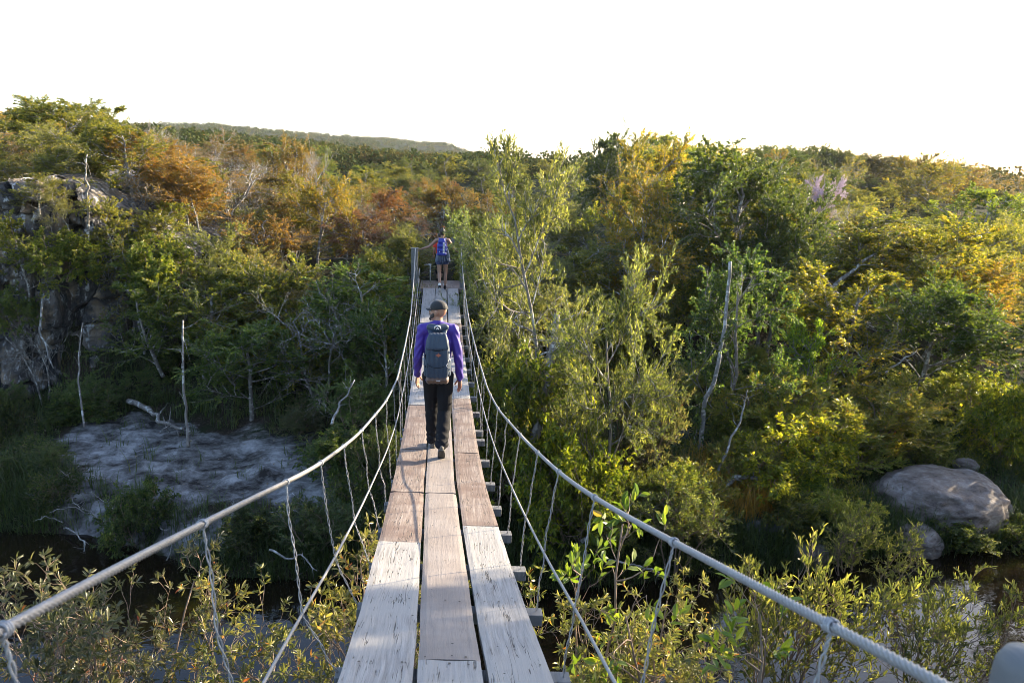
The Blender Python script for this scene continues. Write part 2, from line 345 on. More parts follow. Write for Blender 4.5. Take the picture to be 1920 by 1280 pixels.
def cliff():
    nu, nv = 460, 320
    U, Vv = np.meshgrid(np.linspace(-19, -6.6, nu), np.linspace(0, 1, nv))
    top = 6.3+.5*fbm(U*.5, U*0, seed=41)-np.clip(U+9, 0, 3)*.7
    vv = np.clip(Vv/.8, 0, 1); z = -.3+vv*(top+.3)
    yb = np.interp(U, [-19, -12, -9, -6.6], [19.6, 19.5, 20.6, 21.8])
    z0_ = z; zq = z+.25*(U-np.floor(U))*0+.3*fbm(U*1.1, z*.9, seed=43); col = U*1.45+1.1*fbm(U*.8, z*.5, seed=42, o=5); ci = np.floor(col); cf = col-ci
    row = zq*(.7+1.1*_hash(ci, ci*0, ci*0, 9))+.6*_hash(ci, ci*0, ci*0, 7)*3+.5*fbm(U*1.4, z*1.4, seed=44, o=5); ri = np.floor(row); rf = row-ri
    d = .8*_hash(ci, ci*0, ci*0, 3)+.55*_hash(ci, ri, ci*0, 5)
    cr = np.minimum(np.minimum(cf, 1-cf)*1.0, np.minimum(rf, 1-rf)*1.2); w1 = _hash(ci, ri, ci*0, 71); d = d-(.15+.6*w1)*np.exp(-(cr/(.04+.08*w1))**2)
    lay = z*4+.8*fbm(U*.5, z, seed=46); d = d+.10*np.abs((lay % 1)-.5)+.22*fbm(U*1.3, z*1.3, seed=47, o=5)+.16*np.abs(fbm(U*3.5, z*2.5, seed=49, o=5))
    y = yb-d+vv*.5
    back = np.clip((Vv-.8)/.2, 0, 1); y = y+back*4.5; z = z+back*.1+.25*fbm(U*1.2, y*1.2, seed=48)*np.clip(vv-.6, 0, 1)
    z = np.where(back > .9, z-1.0, z)
    ii = np.arange(nu*nv).reshape(nv, nu)
    Fc = np.stack([ii[:-1, :-1], ii[:-1, 1:], ii[1:, 1:], ii[1:, :-1]], -1).reshape(-1, 4)
    return npmesh('rock_cliff', np.stack([U, y, z], -1).reshape(-1, 3), Fc, ROCK, smooth=False)
tag(link('rock_cliff', cliff()), 'weathered jointed sandstone cliff on the left bank', kind='structure')
def boulder(loc, dims, seed, label, group=None, matr=None, rz=0, name='boulder', strata=.06):
    bm = bmesh.new(); bmesh.ops.create_icosphere(bm, subdivisions=6 if max(dims) > .8 else 4, radius=1)
    P = np.array([v.co[:] for v in bm.verts]); F = np.array([[v.index for v in f.verts] for f in bm.faces]); bm.free()
    Q = np.sign(P)*np.abs(P)**.8
    n = fbm(P[:, 0]*1.2+seed, P[:, 1]*1.2, P[:, 2]*1.2, 4, seed)
    lay = np.abs(((P[:, 2]*5+P[:, 0]*1.5+2*n) % 1)-.5)
    Q = Q*(1+.28*n+strata*lay+.06*fbm(P[:, 0]*5, P[:, 1]*5, P[:, 2]*5, 3, seed+3))[:, None]*np.array(dims)/2
    o = link(name, npmesh(name, Q, F, matr or ROCK, smooth=True), loc=loc); o.rotation_euler.z = rz
    return tag(o, label, 'boulder', group)
M, nt, b, o = mat('river_boulder'); tc = nd(nt, 'TexCoord').outputs['Object']
nn = noise(nt, mapping(nt, tc, (1.6, 1.6, 3)), 2.0, 9, .72, .3)
c = ramp(nt, nn, [(.33, (.05, .04, .035)), (.40, (.13, .10, .085)), (.52, (.20, .165, .145)), (.66, (.31, .285, .27))])
nt.links.new(c, b.inputs['Base Color']); b.inputs['Roughness'].default_value = .85; bump(nt, b, nn, .9, .05)
R_PINK = M
ROCKS_ = 1
boulder((10.45, 13.7, .42), (2.6, 2.1, 1.25), 3, 'large pinkish layered boulder on the right bank above the water', matr=R_PINK, rz=.3, strata=.012)
boulder((9.4, 12.95, .08), (1.4, 1.0, .75), 9, 'low rusty rock slab below the big pinkish boulder', matr=R_PINK, rz=1.2, strata=.012)
boulder((11.9, 15.0, .72), (.55, .4, .3), 12, 'small flat pinkish rock in the grass behind the big boulder', matr=R_PINK)
boulder((6.85, 12.2, .12), (.7, .5, .5), 15, 'small dark red rock at the waterline left of the silvery shrub', matr=R_PINK)
boulder((7.7, 20.2, 1.9), (1.0, .7, .6), 18, 'grey rock at the foot of the white trunked tree')
p = atY(258, 395, 21.5); boulder((p.x, p.y, p.z-.5), (1.25, 1.1, 1.6), 21, 'dark blocky rock standing on top of the cliff')
p = atY(180, 440, 20.6); boulder((p.x, p.y, p.z-.4), (1.2, 1.0, 1.0), 24, 'grey rock knob on the cliff top behind the thin pale trunk')
p = atY(60, 385, 20.2); boulder((p.x, p.y, p.z-.4), (1.5, 1.1, .9), 27, 'sunlit tan rock shelf at the left end of the cliff top')
p = atY(315, 470, 20.8); boulder((p.x, p.y, p.z-.5), (1.1, .9, 1.9), 29, 'pale sunlit rock face among leaves right of the cliff')

# ---------------------------------------------------------------- tree generator
def norm(a): return a/(np.linalg.norm(a, axis=-1, keepdims=True)+1e-9)
def grow(rng, start, dirs, length, m, wob, up):
    N = len(start); P = np.zeros((N, m, 3)); P[:, 0] = start; d = norm(dirs); st = (length/(m-1))[:, None]
    for k in range(1, m):
        d = norm(d+wob*rng.normal(size=(N, 3))+np.array([0, 0, up])); P[:, k] = P[:, k-1]+d*st
    return P
def sprout(rng, P, n, t0, t1, ang, spread=1.0, bias=0.0):
    """n children per polyline"""
    N, M, _ = P.shape; pi = np.repeat(np.arange(N), n)
    t = t0+(t1-t0)*((np.tile(np.arange(n), N)+rng.uniform(0, 1, N*n))/n); ft = t*(M-1); i = np.clip(ft.astype(int), 0, M-2); f = (ft-i)[:, None]
    a = P[pi, i]; b = P[pi, i+1]; s = a+(b-a)*f; T = norm(b-a)
    r = rng.normal(size=(N*n, 3)); perp = norm(r-(r*T).sum(1, keepdims=True)*T+1e-6)
    an = np.radians(rng.uniform(ang[0], ang[1], N*n))[:, None]
    return s, T*np.cos(an)+perp*np.sin(an)*spread+np.array([0, 0, bias]), t, pi
def leaves(rng, pos, dirs, L, Wd, fold=.25, up=.5, six=False):
    N = len(pos); d = norm(dirs)
    nrm = rng.normal(size=(N, 3))+np.array([0, 0, up*2]); side = norm(np.cross(d, nrm)); nn = np.cross(side, d)
    sz = rng.uniform(.65, 1.2, N)[:, None]; L = L*sz; Wd = Wd*sz
    if six:
        V = np.stack([pos, pos+d*L*.35+side*Wd*.48+nn*Wd*fold, pos+d*L*.75+side*Wd*.40+nn*Wd*fold*.6, pos+d*L-nn*L*.08,
                      pos+d*L*.75-side*Wd*.40+nn*Wd*fold*.6, pos+d*L*.35-side*Wd*.48+nn*Wd*fold, pos+d*L*.5], 1)
        k = np.arange(N)[:, None]*7
        F = np.concatenate([k+np.array([0, 1, 6]), k+np.array([1, 2, 6]), k+np.array([2, 3, 6]), k+np.array([3, 4, 6]), k+np.array([4, 5, 6]), k+np.array([5, 0, 6])])
        rep = 6
    else:
        V = np.stack([pos, pos+d*L*.5+side*Wd*.5+nn*Wd*fold, pos+d*L, pos+d*L*.5-side*Wd*.5+nn*Wd*fold], 1)
        k = np.arange(N)[:, None]*4; F = np.concatenate([k+np.array([0, 1, 2]), k+np.array([0, 2, 3])]); rep = 2
    return V.reshape(-1, 3), F, rep
def make_tree(name, seed, barkm, leafm, h=5, stems=1, lean=.1, trunk_r=.06, n1=9, n2=6, n3=5, a1=(35, 75), t1=(.35, 1), l1=.42, l2=.5, l3=.45,
              up1=.05, up2=.04, up3=.02, nl=10, leaf=(.08, .045), droop=0., lup=.5, six=False, ros=0, wob=.12, splay=0., twig=True, base_r=.1, out=.6):
    rng = np.random.default_rng(seed)
    a = rng.uniform(0, 6.28, stems); st = np.stack([np.cos(a)*base_r*(stems > 1), np.sin(a)*base_r*(stems > 1), np.full(stems, -.15)], 1)
    dr = np.stack([np.cos(a)*(lean+splay*rng.uniform(.3, 1, stems)), np.sin(a)*(lean+splay*rng.uniform(.3, 1, stems)), np.ones(stems)], 1)
    hl = h*rng.uniform(.68, .82, stems)*(1 if stems == 1 else 1)
    P0 = grow(rng, st, dr, hl, 9, wob*.8, .12); r0 = trunk_r*np.linspace(1, .35, 9)[None]*np.ones((stems, 1))
    s, d, t, pi = sprout(rng, P0, n1, t1[0], t1[1], a1)
    tl = (t-t1[0])/(t1[1]-t1[0]+1e-6)
    P1 = grow(rng, s, d, h*l1*(1-.45*tl)*rng.uniform(.6, 1.15, len(s)), 7, wob, up1)
    r1 = trunk_r*.42*np.linspace(1, .3, 7)[None]*rng.uniform(.6, 1, (len(s), 1))
    s, d, t, pi = sprout(rng, P1, n2, .25, 1, (25, 65)); ln = np.linalg.norm(P1[pi, -1]-P1[pi, 0], axis=1)
    P2 = grow(rng, s, d, ln*l2*rng.uniform(.6, 1.2, len(s))+.08, 5, wob*1.2, up2); r2 = trunk_r*.19*np.linspace(1, .35, 5)[None]*np.ones((len(s), 1))
    s, d, t, pi = sprout(rng, P2, n3, .2, 1, (20, 60)); ln = np.linalg.norm(P2[pi, -1]-P2[pi, 0], axis=1)
    P3 = grow(rng, s, d, ln*l3*rng.uniform(.6, 1.2, len(s))+.06, 4, wob*1.2, up3); r3 = np.full((len(s), 4), trunk_r*.055+.0012)
    W_ = MB()
    V, F = tubes(P0, r0, 9); W_.add(V, F); V, F = tubes(P1, r1, 6); W_.add(V, F); V, F = tubes(P2, r2, 4); W_.add(V, F)
    if twig: V, F = tubes(P3, r3, 3); W_.add(V, F)
    trunk = W_.mesh(name+'_trunk', barkm, True)
    crown = None
    if nl:
        if ros:      # rosettes at the shoot tips
            tips = np.concatenate([P3[:, -1], P2[:, -1]]); td = norm(np.concatenate([P3[:, -1]-P3[:, -2], P2[:, -1]-P2[:, -2]]))
            N = len(tips); k = nl; T = np.repeat(td, k, 0); p = np.repeat(tips, k, 0)-T*rng.uniform(0, .05, (N*k, 1))
            r = rng.normal(size=(N*k, 3)); perp = norm(r-(r*T).sum(1, keepdims=True)*T); dd = T*rng.uniform(.1, 1.2, (N*k, 1))+perp
            clump = np.repeat(rng.uniform(0, 1, N), k)
        else:
            s, d, t, pi = sprout(rng, P3, nl, .1, 1, (35, 70)); p = s; N = len(p)
            dd = norm(d)+np.array([0, 0, -droop])+out*.25*norm(p-np.array([0, 0, h*.5]))
            clump = rng.uniform(0, 1, len(P3))[pi]
        V, F, rep = leaves(rng, p, dd, leaf[0], leaf[1], .2, lup, six)
        vv = np.clip(.62*rng.uniform(0, 1, len(p))+.38*clump, 0, 1); vf = np.tile(vv, rep)
        crown = npmesh(name+'_crown', V, F, leafm, {'v': ('FACE', vf)})
    ext = max(np.abs(P3[..., :2]).max(), .1); topz = np.percentile(P3[..., 2], 99.5)
    ext = np.percentile(np.hypot(P3[..., 0], P3[..., 1]), 92)
    return dict(name=name, trunk=trunk, crown=crown, h=float(topz), r=float(ext))
SP = {}
def species(key, k, **kw):
    SP[key] = [make_tree(key, kw.pop('seed', 0)*0+hash_(key)+i*17, **kw) for i in range(k)]
def hash_(s): return sum(ord(c)*(i+3) for i, c in enumerate(s)) % 9973
species('broad', 4, barkm=B_BROWN, leafm=L_GREEN, h=5, trunk_r=.07, n1=12, n2=8, n3=7, nl=34, leaf=(.082, .042), droop=.25, t1=(.15, 1), l1=.46)
species('autumn', 3, barkm=B_BROWN, leafm=L_AUT, h=5, trunk_r=.07, n1=12, n2=8, n3=6, nl=28, leaf=(.082, .044), droop=.25, t1=(.25, 1), l1=.46)
species('fine', 4, barkm=B_BROWN, leafm=L_FINE, h=5, trunk_r=.06, n1=13, n2=8, n3=7, nl=27, leaf=(.092, .024), droop=-.1, up1=.03, up2=.04, up3=.03, a1=(35, 75), t1=(.2, 1), l1=.42)
species('dense', 3, barkm=B_BROWN, leafm=L_DARK, h=5, trunk_r=.08, n1=14, n2=9, n3=7, nl=34, leaf=(.08, .043), droop=.1, t1=(.3, 1), l1=.44)
species('sparse', 3, barkm=B_PALE, leafm=L_AUT, h=5, trunk_r=.06, n1=10, n2=8, n3=7, nl=6, leaf=(.085, .045), droop=.2, t1=(.25, 1), l1=.46, wob=.2)
species('bare', 3, barkm=B_BROWN, leafm=None, h=4.5, trunk_r=.055, n1=9, n2=7, n3=5, nl=0, t1=(.2, 1), l1=.45, wob=.24, stems=2, splay=.5)
species('shrub', 4, barkm=B_TWIG, leafm=L_SHRUB, h=1.8, stems=7, splay=.9, trunk_r=.022, n1=6, n2=5, n3=4, nl=16, leaf=(.075, .026), up1=.12, up2=.1, t1=(.2, 1), l1=.42, droop=-.4, lup=.3)
species('leafy', 3, barkm=B_TWIG, leafm=L_GREEN, h=1.8, stems=6, splay=1.0, trunk_r=.022, n1=7, n2=6, n3=4, nl=16, leaf=(.10, .04), up1=.06, t1=(.15, 1), l1=.5, droop=.5)
species('rosette', 5, barkm=B_TWIG, leafm=L_ROS, h=3.4, stems=6, splay=.22, base_r=.25, trunk_r=.022, n1=4, n2=4, n3=3, nl=9, leaf=(.085, .021), up1=.08, up2=.07, up3=.06, t1=(.55, 1), l1=.24, l2=.55, ros=1, six=True, a1=(25, 60), wob=.2)
species('upright', 2, barkm=B_TWIG, leafm=L_FINE, h=2.8, stems=6, splay=.3, base_r=.2, trunk_r=.022, n1=7, n2=4, n3=3, nl=8, leaf=(.095, .024), up1=.1, up2=.1, up3=.1, wob=.18, t1=(.35, 1), l1=.32, droop=-.6, six=True, a1=(20, 50))
species('bigleaf', 2, barkm=B_TWIG, leafm=L_SHRUB, h=3.2, stems=2, splay=.15, trunk_r=.018, n1=5, n2=2, n3=1, nl=6, leaf=(.10, .04), up1=.02, t1=(.78, 1), l1=.13, wob=.16, droop=0., six=True, a1=(30, 70))
species('fern', 2, barkm=B_TWIG, leafm=L_GREEN, h=.55, stems=10, splay=1.8, trunk_r=.006, n1=14, n2=3, n3=2, nl=5, leaf=(.07, .022), up1=-.02, t1=(.1, 1), l1=.3, droop=.1)
NAMES = dict(broad='broadleaf_tree', autumn='autumn_tree', fine='olive_tree', dense='dense_tree', sparse='sparse_tree', bare='bare_tree', shrub='bank_shrub',
             leafy='leafy_shrub', rosette='riverside_shrub', upright='silvery_shrub', bigleaf='broad_leaved_shrub', fern='fern')
CATS = dict(fern='fern'); COUNT = {}
PROTO = {}
_rs = np.random.default_rng(77)
def plant(key, X, Y, h, r=None, col=(1, 1, 1), label=None, group=None, base=None, rz=None, var=None, tilt=(0, 0)):
    k = COUNT.get(key, 0); COUNT[key] = k+1; sp = SP[key][(k if var is None else var) % len(SP[key])]
    z = gz(X, Y)-.05 if base is None else base
    if sp['name']+sp['trunk'].name not in PROTO:
        root = empty(NAMES[key]); t = link('trunk' if 'shrub' not in NAMES[key] and key != 'fern' else 'stems', sp['trunk'], root)
        if sp['crown']: link('crown' if 'shrub' not in NAMES[key] and key != 'fern' else 'foliage', sp['crown'], root)
        PROTO[sp['name']+sp['trunk'].name] = root
    else: root = copy_tree(PROTO[sp['name']+sp['trunk'].name])
    s = h/sp['h']; sx = s if r is None else min(max(r/sp['r'], (.85 if key in ('rosette', 'upright', 'bigleaf') else .5 if key == 'fine' else .62)*s), 1.7*s)
    root.location = (X, Y, z); root.scale = (sx, sx, s); root.rotation_euler = (tilt[0], tilt[1], _rs.uniform(0, 6.28) if rz is None else rz)
    for c in root.children: c.color = (*col, 1)
    root['label'] = label or 'tree'; root['category'] = CATS.get(key, 'shrub' if 'shrub' in NAMES[key] else 'tree')
    if 'group' in root.keys(): del root['group']
    if group: root['group'] = group
    return root
def plant_px(key, px, top, Y, wpx, col=(1, 1, 1), label=None, group=None, **kw):
    """top of the crown at photo pixel (px, top), crown wpx photo pixels wide, standing at distance Y"""
    p = atY(px, top, Y); D = Y/math.cos(math.atan2(p.x, p.y))*.98; z0 = gz(p.x, Y)-.05
    h = max(p.z-z0, .5); r = wpx/FPX*D/2
    return plant(key, p.x, Y, h, r, col, label, group, base=z0, **kw)
# ---------------------------------------------------------------- trees one can single out
OLIVE = (1.25, 1.1, .8); GOLD = (1.7, 1.25, .7); GREEN = (.8, 1.0, .8); BRIGHT = (1.6, 1.55, .9); DK = (.75, .85, .8); RUST = (1.0, .55, .8); DULL = (.8, .75, 1.0)
HERO = [
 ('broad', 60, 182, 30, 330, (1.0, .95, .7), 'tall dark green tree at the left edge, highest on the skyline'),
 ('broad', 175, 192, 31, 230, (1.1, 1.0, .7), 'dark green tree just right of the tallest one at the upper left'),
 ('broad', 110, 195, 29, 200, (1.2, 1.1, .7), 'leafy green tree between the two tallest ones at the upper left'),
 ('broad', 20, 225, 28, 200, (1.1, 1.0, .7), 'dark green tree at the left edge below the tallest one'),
 ('fine', 160, 268, 26, 190, (2.2, 1.8, .6), 'yellow green tree in front of the dark tall trees at the upper left'),
 ('bare', 270, 215, 30, 120, None, 'leafless tree poking into the sky left of the far hill crest'),
 ('sparse', 330, 250, 33, 240, (.55, .5, .9), 'thin reddish brown tree below the far hill crest'),
 ('sparse', 420, 246, 32, 200, (.65, .5, .9), 'rusty brown tree right under the crest of the far hill'),
 ('sparse', 300, 330, 25, 260, (.6, .65, .9), 'half bare tree with tangled grey branches above the cliff'),
 ('bare', 440, 300, 25, 260, None, 'bare tree with crooked dark limbs above the left slope'),
 ('autumn', 560, 258, 31, 150, (.8, .68, .7), 'orange brown tree with the pale forked branch beside it'),
 ('autumn', 590, 330, 24, 170, (1.15, 1.1, .7), 'bright golden orange tree on the left slope'),
 ('autumn', 500, 320, 27, 180, (.95, 1.0, .7), 'yellow orange tree left of the bright golden one'),
 ('bare', 610, 268, 28, 100, None, 'pale forked bare tree in front of the orange brown tree'),
 ('autumn', 690, 390, 24, 150, (.70, .45, 1.1), 'reddish small tree left of the far hiker'),
 ('sparse', 760, 400, 24, 130, (.85, .45, 1.0), 'sparse red leaved tree behind the far end of the bridge'),
 ('autumn', 820, 340, 28, 150, (.9, .72, .7), 'orange brown tree straight above the far hiker'),
 ('autumn', 900, 385, 25, 130, (.95, .75, .7), 'orange olive tree behind the right gate post'),
 ('fine', 1030, 268, 14.6, 270, (1.0, 1.0, 1.0), 'tall narrow leaved olive tree rising highest right of the bridge'),
 ('fine', 1160, 480, 12.5, 250, (.95, 1.0, .95), 'wide olive tree with sunlit drooping crown leaning toward the river'),
 ('fine', 940, 400, 17.5, 190, (.8, .95, 1.0), 'grey green tree touching the right rail of the bridge end'),
 ('broad', 1200, 252, 27, 190, (1.5, 1.15, .7), 'golden green tree with a dark crest right of the centre skyline'),
 ('dense', 1165, 252, 31, 130, (.9, .9, 1.1), 'dark treetop peeking over the golden green tree on the skyline'),
 ('autumn', 1190, 300, 23, 190, (.95, .95, .8), 'yellow gold tree right of the tall olive tree'),
 ('dense', 1390, 276, 22, 330, (1.0, 1.0, .8), 'big dense dark green tree right of centre'),
 ('dense', 1470, 350, 21.5, 180, (1.0, 1.05, .8), 'dark green crown bulging to the right below the big dense tree'),
 ('broad', 1390, 470, 16.2, 200, (.6, .85, 1.0), 'small tree with slender white trunk on the right bank'),
 ('broad', 1535, 326, 34, 80, None, 'pale pink blossoming tree on the right hillside'),
 ('dense', 1550, 285, 60, 190, (.9, .75, .9), 'dark round tree on the right skyline beside the pink one'),
 ('dense', 1640, 292, 62, 170, (1.1, .7, .8), 'brown green tree on the right skyline'),
 ('fine', 1740, 305, 62, 160, (.9, .7, .7), 'feathery tree jutting from the right skyline'),
 ('dense', 1620, 372, 44, 120, (1.3, 1.3, .8), 'low round bright green tree below the pink blossoming tree'),
 ('broad', 1860, 350, 38, 170, (1.2, 1.4, .7), 'bright green tree near the right edge on the slope'),
 ('autumn', 1650, 400, 24, 300, (.62, .78, .7), 'yellow olive tree with long dark slanting limbs at the right'),
 ('broad', 1800, 410, 23, 280, (1.6, 1.35, .7), 'broad yellow green tree filling the right edge'),
 ('broad', 1560, 500, 18.5, 240, (1.5, 1.3, .7), 'yellow green sunlit tree above the right bank shrubs'),
 ('dense', 1750, 530, 18.5, 240, (1.2, 1.3, .9), 'shaded green tree low at the right edge'),
 ('broad', 1520, 600, 17, 130, (1.6, 2.1, .8), 'small bright green sapling behind the bank shrubs'),
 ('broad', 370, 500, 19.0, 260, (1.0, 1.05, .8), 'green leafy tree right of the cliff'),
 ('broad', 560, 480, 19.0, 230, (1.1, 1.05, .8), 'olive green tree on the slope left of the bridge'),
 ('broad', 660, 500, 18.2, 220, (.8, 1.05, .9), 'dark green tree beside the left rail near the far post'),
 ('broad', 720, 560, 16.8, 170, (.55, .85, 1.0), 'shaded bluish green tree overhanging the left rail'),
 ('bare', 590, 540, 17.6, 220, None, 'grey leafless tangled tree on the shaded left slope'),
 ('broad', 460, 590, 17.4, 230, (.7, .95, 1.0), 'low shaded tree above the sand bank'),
 ('bare', 60, 570, 18.9, 90, None, 'bare twiggy sapling in front of the cliff at the left edge'),
 ('sparse', 250, 430, 20.0, 190, (.8, .9, .7), 'thin tree with bare grey limbs on the cliff edge'),
]
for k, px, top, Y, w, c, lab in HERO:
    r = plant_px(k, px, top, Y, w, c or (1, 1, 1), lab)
    if 'pink' in lab.split()[1:2]:
        for ch in list(r.children):
            if ch.name.startswith('crown'):
                me = SP['broad'][0]['crown'].copy(); me.materials.clear(); me.materials.append(L_PINK); ch.data = me; ch.scale = (1, 1, 1)
# ---------------------------------------------------------------- the wood filling in behind and between them
TP = [0, 150, 240, 350, 450, 600, 700, 850, 1000, 1130, 1200, 1400, 1520, 1700, 1920]
TY = [22, 30, 45, 80]
TT = np.array([[340, 225, 205, 205], [350, 235, 210, 235], [370, 295, 268, 265], [400, 310, 270, 270], [430, 325, 275, 272], [440, 340, 292, 292], [440, 370, 318, 300],
      [440, 385, 335, 302], [420, 370, 330, 305], [400, 335, 305, 295], [380, 285, 275, 275], [400, 310, 295, 290], [445, 350, 320, 295], [470, 405, 385, 312], [480, 425, 395, 352]])
def top_px(px, Y):
    c = np.array([np.interp(px, TP, TT[:, j]) for j in range(4)])
    return float(np.interp(Y, [17]+TY, [c[0]+110]+list(c)))
rg = np.random.default_rng(5)
KD = dict(bare='leafless crooked branches', broad='rounded leafy crown', autumn='autumn coloured leaves', fine='narrow upright leaves', dense='thick dark crown', sparse='thin half bare crown')
def zone(px, top, Y):
    q = rg.uniform()
    if rg.uniform() < .035 and Y < 45: return ('bare', (1, 1, 1), 'woods around the gorge', 'pale grey')
    if px < 240: return ('broad' if q < .5 else 'fine' if q < .8 else 'autumn', (1.1+.4*q, 1.0+.2*q, .7), 'wood above the cliff', 'olive green')
    if px < 480 and top < 360: return ('sparse' if q < .35 else 'autumn' if q < .62 else 'broad', (.75+.25*q, .55+.25*q, .85), 'wood below the far hill', 'rusty brown')
    if px < 680 and top < 420: return ('autumn' if q < .6 else 'broad', (.95, .75+.4*q, .75), 'orange wood on the left slope', 'orange')
    if px < 930 and 330 < top < 440: return ('autumn' if q < .6 else 'broad', (.9, .5+.5*q, .85), 'wood behind the bridge end', 'orange and red')
    if px < 1120 and top <= 330: return ('dense' if q < .5 else 'broad', (1.3, 1.15, .9), 'far wood below the hills', 'olive')
    if px < 760: return ('broad' if q < .7 else 'fine', (1.0+.3*q, 1.0, .8), 'green wood left of the bridge', 'green')
    if px < 1130: return ('fine' if q < .6 else 'broad', (1.1, 1.05, .9), 'olive wood right of the bridge', 'olive')
    if px < 1330: return ('autumn' if q < .4 else 'broad', (1.2, 1.1+.2*q, .7), 'golden wood right of centre', 'golden')
    if px < 1550: return ('dense' if q < .5 else 'broad', (1.2, 1.1, .8), 'dark wood right of centre', 'dark green')
    if Y > 40: return ('dense' if q < .5 else 'sparse' if q < .65 else 'autumn' if q < .72 else 'broad', (.9+.2*q, .8+.2*q, .9), 'brownish wood on the right hillside', 'brownish')
    return ('broad' if q < .55 else 'fine' if q < .88 else 'autumn', (1.4, 1.35-.1*q, .7), 'yellow green wood on the right', 'yellow green')
rows = [17.2, 19, 21, 23.2, 25.6, 28.4, 31.5, 35, 39, 44, 50, 57, 66, 77, 90]
ntree = len(HERO)
for Y in rows:
    dx = 2.35+.05*(Y-18); x = -.66*Y+rg.uniform(0, dx)
    while x < .93*Y+1:
        X = x+rg.uniform(-.5, .5)*dx*.6; yy = Y+rg.uniform(-.9, .9)*(1+.02*Y); x += dx*rg.uniform(.8, 1.2)
        if abs(X+.1) < 1.5 and yy < 23.5: continue
        if yy < 20.5 and X < -6.3: continue
        if X < -1.5 and yy < (17.1 if X > -5 else 17.9): continue
        if X < -6.3 and yy < 23.5 : continue
        D = X*math.sin(psi)+yy*math.cos(psi); px = 960+FPX*(X*math.cos(psi)-yy*math.sin(psi))/D
        if yy < 20.5 and 1230 < px: continue
        t = top_px(px, yy)+rg.normal()*14+8; t -= 10*(yy > 55)*rg.uniform(0, 1); p = atY(px, t, yy); z0 = gz(X, yy)
        h = p.z-z0
        if yy > 24: h = max(h, rg.uniform(1.6, 2.3))
        if h < 1.1: continue
        h = min(h, 6.8)
        k, c, wd, cn = zone(px, t, yy); r = min((1.5+.016*yy)*rg.uniform(.85, 1.25)*(h/4.2)**.4, h*.62)
        j = rg.uniform(.85, 1.18)
        plant(k, X, yy, h, r, tuple(q*j for q in c), '%s %s with %s in the %s' % (cn, 'tree', KD[k], wd), '%s, %s trees with %s' % (wd, cn, KD[k]))
        ntree += 1
for i in range(26):      # the wooded slope closing the view on the right
    yy = rg.uniform(48, 80); X = yy*rg.uniform(.42, .82); h = rg.uniform(3.2, 4.6); k = ['dense', 'broad', 'dense', 'sparse', 'autumn'][i % 5]
    plant(k, X, yy, h, h*.62, (.95, .8+.12*(i % 3), .8), 'brownish tree with %s on the wooded right slope' % KD[k], 'wooded right slope, '+k)
print('trees', ntree)
# ---------------------------------------------------------------- shrubs of the far bank
BANK = [
 ('shrub', 1470, 700, 15.6, 260, (1.3, 1.15, .9), 'tan and green sunlit shrub in the middle of the right bank'),
 ('shrub', 1620, 715, 16.0, 250, (1.3, 1.05, .9), 'pale yellowish shrub behind the pinkish boulder'),
 ('leafy', 1490, 780, 14.2, 230, (2.0, 1.9, .9), 'bright green shrub hanging down the right bank'),
 ('shrub', 1590, 800, 15.2, 220, (1.1, 1.1, .9), 'greenish shrub left of the pinkish boulder'),
 ('leafy', 1530, 890, 13.6, 180, (1.3, 1.5, .9), 'green shrub overhanging the water on the right bank'),
 ('shrub', 1720, 760, 16.5, 220, (1.0, 1.0, .9), 'thin shrub above the pinkish boulder'),
 ('shrub', 1840, 700, 17.5, 220, (1.2, 1.2, .9), 'tall shrub at the right edge of the bank'),
 ('leafy', 1900, 720, 15.5, 130, (1.6, 1.6, .8), 'yellow leaved shrub cut by the right edge of the picture'),
 ('leafy', 1085, 790, 12.2, 190, (1.5, 1.6, .8), 'bright yellow green drooping shrub beside the right rail'),
 ('leafy', 1010, 660, 12.8, 130, (1.0, 1.05, .8), 'green drooping bush under the tall olive tree'),
 ('shrub', 1200, 700, 13.8, 170, (.6, .55, 1.1), 'greyish dry bush below the wide olive tree'),
 ('shrub', 1230, 870, 12.6, 200, (1.1, 1.1, .9), 'low shrub with tan leaves on the right bank edge'),
 ('shrub', 1330, 900, 12.6, 180, (1.2, 1.0, .8), 'tan low shrub left of the bright green shrub'),
 ('fine', 1270, 900, 12.0, 200, (.8, .9, 1.0), None),
 ('shrub', 1400, 820, 14.2, 160, (1.1, 1.0, .9), 'tan shrub behind the dry orange grass'),
 ('shrub', 1100, 880, 12.3, 180, (1.0, 1.0, .8), 'shaded low shrub beneath the right handrail'),
 ('upright', 1630, 965, 11.6, 170, (1.3, 1.3, 1.2), 'silvery green shrub standing in the water left of the boulder'),
 ('leafy', 1790, 1000, 12.7, 150, (.9, 1.0, .9), 'dark green leafy shrub in front of the pinkish boulder'),
 ('leafy', 1905, 985, 12.8, 110, (1.0, 1.1, .9), 'green shrub at the right edge above the bright water'),
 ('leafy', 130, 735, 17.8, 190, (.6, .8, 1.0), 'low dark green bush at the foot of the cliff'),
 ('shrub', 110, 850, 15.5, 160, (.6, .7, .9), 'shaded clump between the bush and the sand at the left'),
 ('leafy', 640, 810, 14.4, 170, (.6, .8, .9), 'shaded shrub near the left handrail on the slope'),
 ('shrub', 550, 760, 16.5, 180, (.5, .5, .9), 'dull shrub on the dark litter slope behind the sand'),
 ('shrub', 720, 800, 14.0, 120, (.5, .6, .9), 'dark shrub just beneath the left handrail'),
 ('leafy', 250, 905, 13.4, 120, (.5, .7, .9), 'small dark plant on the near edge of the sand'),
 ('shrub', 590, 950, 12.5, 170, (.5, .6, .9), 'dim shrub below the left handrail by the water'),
]
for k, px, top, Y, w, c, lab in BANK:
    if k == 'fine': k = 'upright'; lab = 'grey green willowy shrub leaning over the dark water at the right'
    plant_px(k, px, top, Y, w, c, lab)
